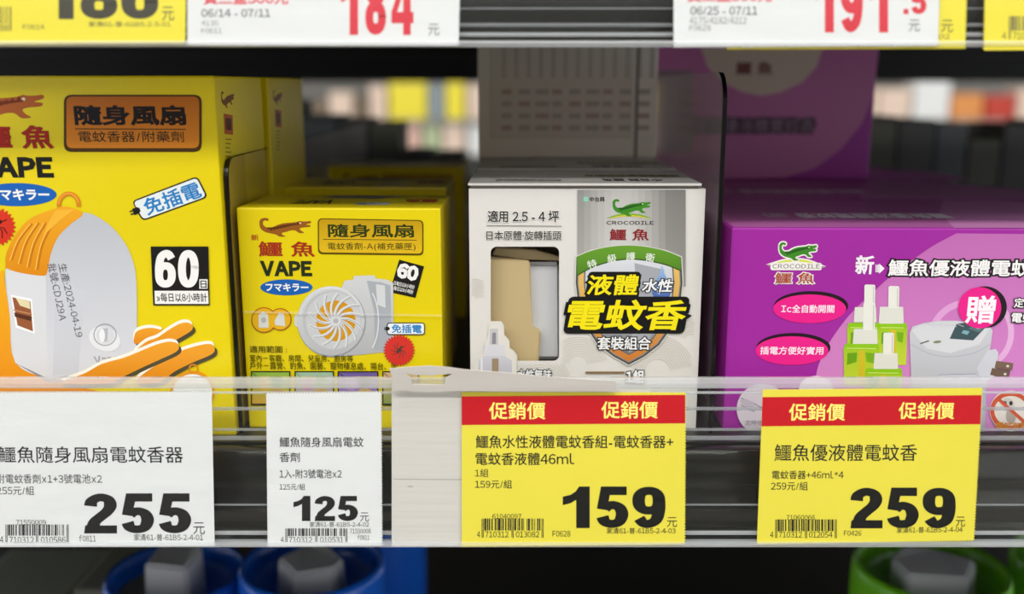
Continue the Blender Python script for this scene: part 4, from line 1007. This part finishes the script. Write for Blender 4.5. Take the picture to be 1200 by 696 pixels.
# dark packs standing on the rear shelf
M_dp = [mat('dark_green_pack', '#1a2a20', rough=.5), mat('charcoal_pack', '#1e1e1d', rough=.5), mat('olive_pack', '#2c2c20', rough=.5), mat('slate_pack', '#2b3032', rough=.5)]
zt_ = lambda y: zat(y, .95)
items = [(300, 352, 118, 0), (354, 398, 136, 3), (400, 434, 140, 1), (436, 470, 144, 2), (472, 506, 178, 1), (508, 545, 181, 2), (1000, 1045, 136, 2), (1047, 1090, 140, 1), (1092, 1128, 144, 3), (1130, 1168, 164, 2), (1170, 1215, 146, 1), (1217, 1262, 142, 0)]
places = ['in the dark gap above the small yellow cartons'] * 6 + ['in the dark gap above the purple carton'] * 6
ordn = ['leftmost', 'second from left', 'third from left', 'fourth from left', 'fifth from left', 'rightmost']
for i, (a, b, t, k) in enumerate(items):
    pack('dark_pack', (xat(a, .95, ZC - .1), .95, ZD - .006), (xat(b, .95, ZC - .1), 1.03, zt_(t)), M_dp[k], '%s dark pack %s' % (ordn[i % 6], places[i]), 'box', 'dark packs on the back-to-back shelf')
# next aisle
Y3 = 2.75
M_fs = mat('cream_shelf_steel', '#8f8c84', rough=.5)
Zf1, Zf2 = zat(182, Y3), zat(140, Y3)
for z, lab in ((Zf1, 'shelf of the next aisle carrying the lower blurred row of packs'), (Zf2, 'shelf of the next aisle carrying the upper blurred row of packs'), (Zf2 + .34, 'empty shelf of the next aisle above the blurred packs'), (Zf1 - .36, 'low shelf of the next aisle below the blurred packs')):
    far = root('far_shelf', (0, 3.0, z - .012), label=lab, cat='shelf')
    bm_obj('deck', box_bm((-1.9, Y3, z - .012), (1.9, Y3 + .39, z)), M_fs, far)
    if z == Zf1: bm_obj('front_lip', box_bm((-1.9, Y3 - .01, z - .10), (1.9, Y3 - .0005, z - .001), .002), mat('dim_far_lip', '#2a2a26', rough=.5), far)
tag(bm_obj('back_panel', box_bm((-1.9, Y3 + .4, 0), (1.9, Y3 + .42, 2.0)), M_fs), 'pale back panel behind the blurred packs of the next aisle', 'panel')
far_cols = {'yellow': '#f2e03c', 'cream': '#e6cdb8', 'white': '#e8e8e4', 'grey': '#8f9aa0', 'pink': '#e2b8a8', 'orange': '#e0924a', 'green': '#0f5a3c', 'brown': '#7a6a55', 'red': '#c03a24', 'pale green': '#b8c49a', 'dark': '#33342e'}
up_row = [(300, 344, 'dark', 124), (346, 382, 'brown', 118), (384, 412, 'cream', 108), (414, 430, 'brown', 112), (432, 452, 'cream', 100), (455, 500, 'yellow', 97), (502, 520, 'grey', 99), (522, 545, 'yellow', 97), (548, 600, 'cream', 99),
          (1000, 1032, 'cream', 102), (1034, 1072, 'cream', 104), (1075, 1118, 'white', 94), (1120, 1158, 'orange', 110), (1160, 1196, 'red', 112), (1198, 1230, 'cream', 104)]
lo_row = [(340, 380, 'dark', 156), (382, 404, 'grey', 158), (406, 424, 'green', 152), (426, 446, 'yellow', 144), (448, 466, 'grey', 146), (468, 492, 'pink', 144), (494, 516, 'pale green', 146), (518, 545, 'cream', 144), (548, 590, 'white', 146),
          (1000, 1040, 'grey', 150), (1042, 1080, 'dark', 148), (1082, 1132, 'brown', 150), (1134, 1166, 'yellow', 140), (1168, 1200, 'cream', 148), (1202, 1236, 'grey', 148)]
seen = {}
for row, zb, nm in ((up_row, Zf2, 'upper'), (lo_row, Zf1, 'lower')):
    for (a, b, c, t) in row:
        side = 'left gap' if a < 700 else 'right gap'
        key = (nm, c, side); seen[key] = seen.get(key, 0) + 1
        word = ['', 'second ', 'third ', 'fourth '][seen[key] - 1]
        pack('far_pack', (xat(a, Y3, ZC), Y3 + .012, zb), (xat(b, Y3, ZC) - .003, Y3 + .09, zat(t, Y3 + .012)), mat('far_' + c.replace(' ', '_') + '_pack', far_cols[c], rough=.6),
             '%sblurred %s pack, %s row of the next aisle, seen in the %s' % (word, c, nm, side), 'box', 'blurred packs in the next aisle')
# the other side of this aisle (behind the photographer): it is what the steel lips mirror
for z, lab in ((.5, 'lowest shelf across the aisle'), (.9, 'second lowest shelf across the aisle'), (1.25, 'shelf across the aisle carrying large packs'), (1.95, 'top shelf across the aisle')):
    tag(bm_obj('opposite_shelf', box_bm((-1.8, -1.74, z - .02), (1.8, -1.35, z)), M_fs), lab + ', outside the picture', 'shelf')
tag(bm_obj('back_panel', box_bm((-1.8, -1.78, 0), (1.8, -1.75, 2.1)), M_fs), 'back panel of the shelves across the aisle, outside the picture', 'panel')
for i, (cn, cc) in enumerate((('steel blue', '#5a7fb0'), ('brick red', '#b0473a'), ('oat coloured', '#c9c2b0'), ('dark red', '#8c2f2a'), ('grey blue', '#6f8a9c'), ('ivory', '#d8d0c0'))):
    x = -1.2 + i * .42
    pack('aisle_pack', (x, -1.55, 1.25), (x + .30, -1.37, 1.25 + .24 + .03 * (i % 3)), mat('aisle_pack_' + cc[1:], cc, rough=.5), 'large %s pack on the shelf across the aisle, outside the picture' % cn, 'box', 'packs on the shelf across the aisle')
# ceiling fixtures holding the tubes
for y in (-.75, 2.05):
    fx = root('ceiling_light', (0, y, 2.8), label='long white ceiling batten light over the %s aisle' % ('near' if y < 0 else 'next'), cat='light')
    bm_obj('housing', box_bm((-2.0, y - .17, 2.745), (2.0, y + .17, 2.8), .004), mat('white_fixture_steel', '#dddddd', rough=.4), fx)
COL.objects.unlink(_to); bpy.data.objects.remove(_to)
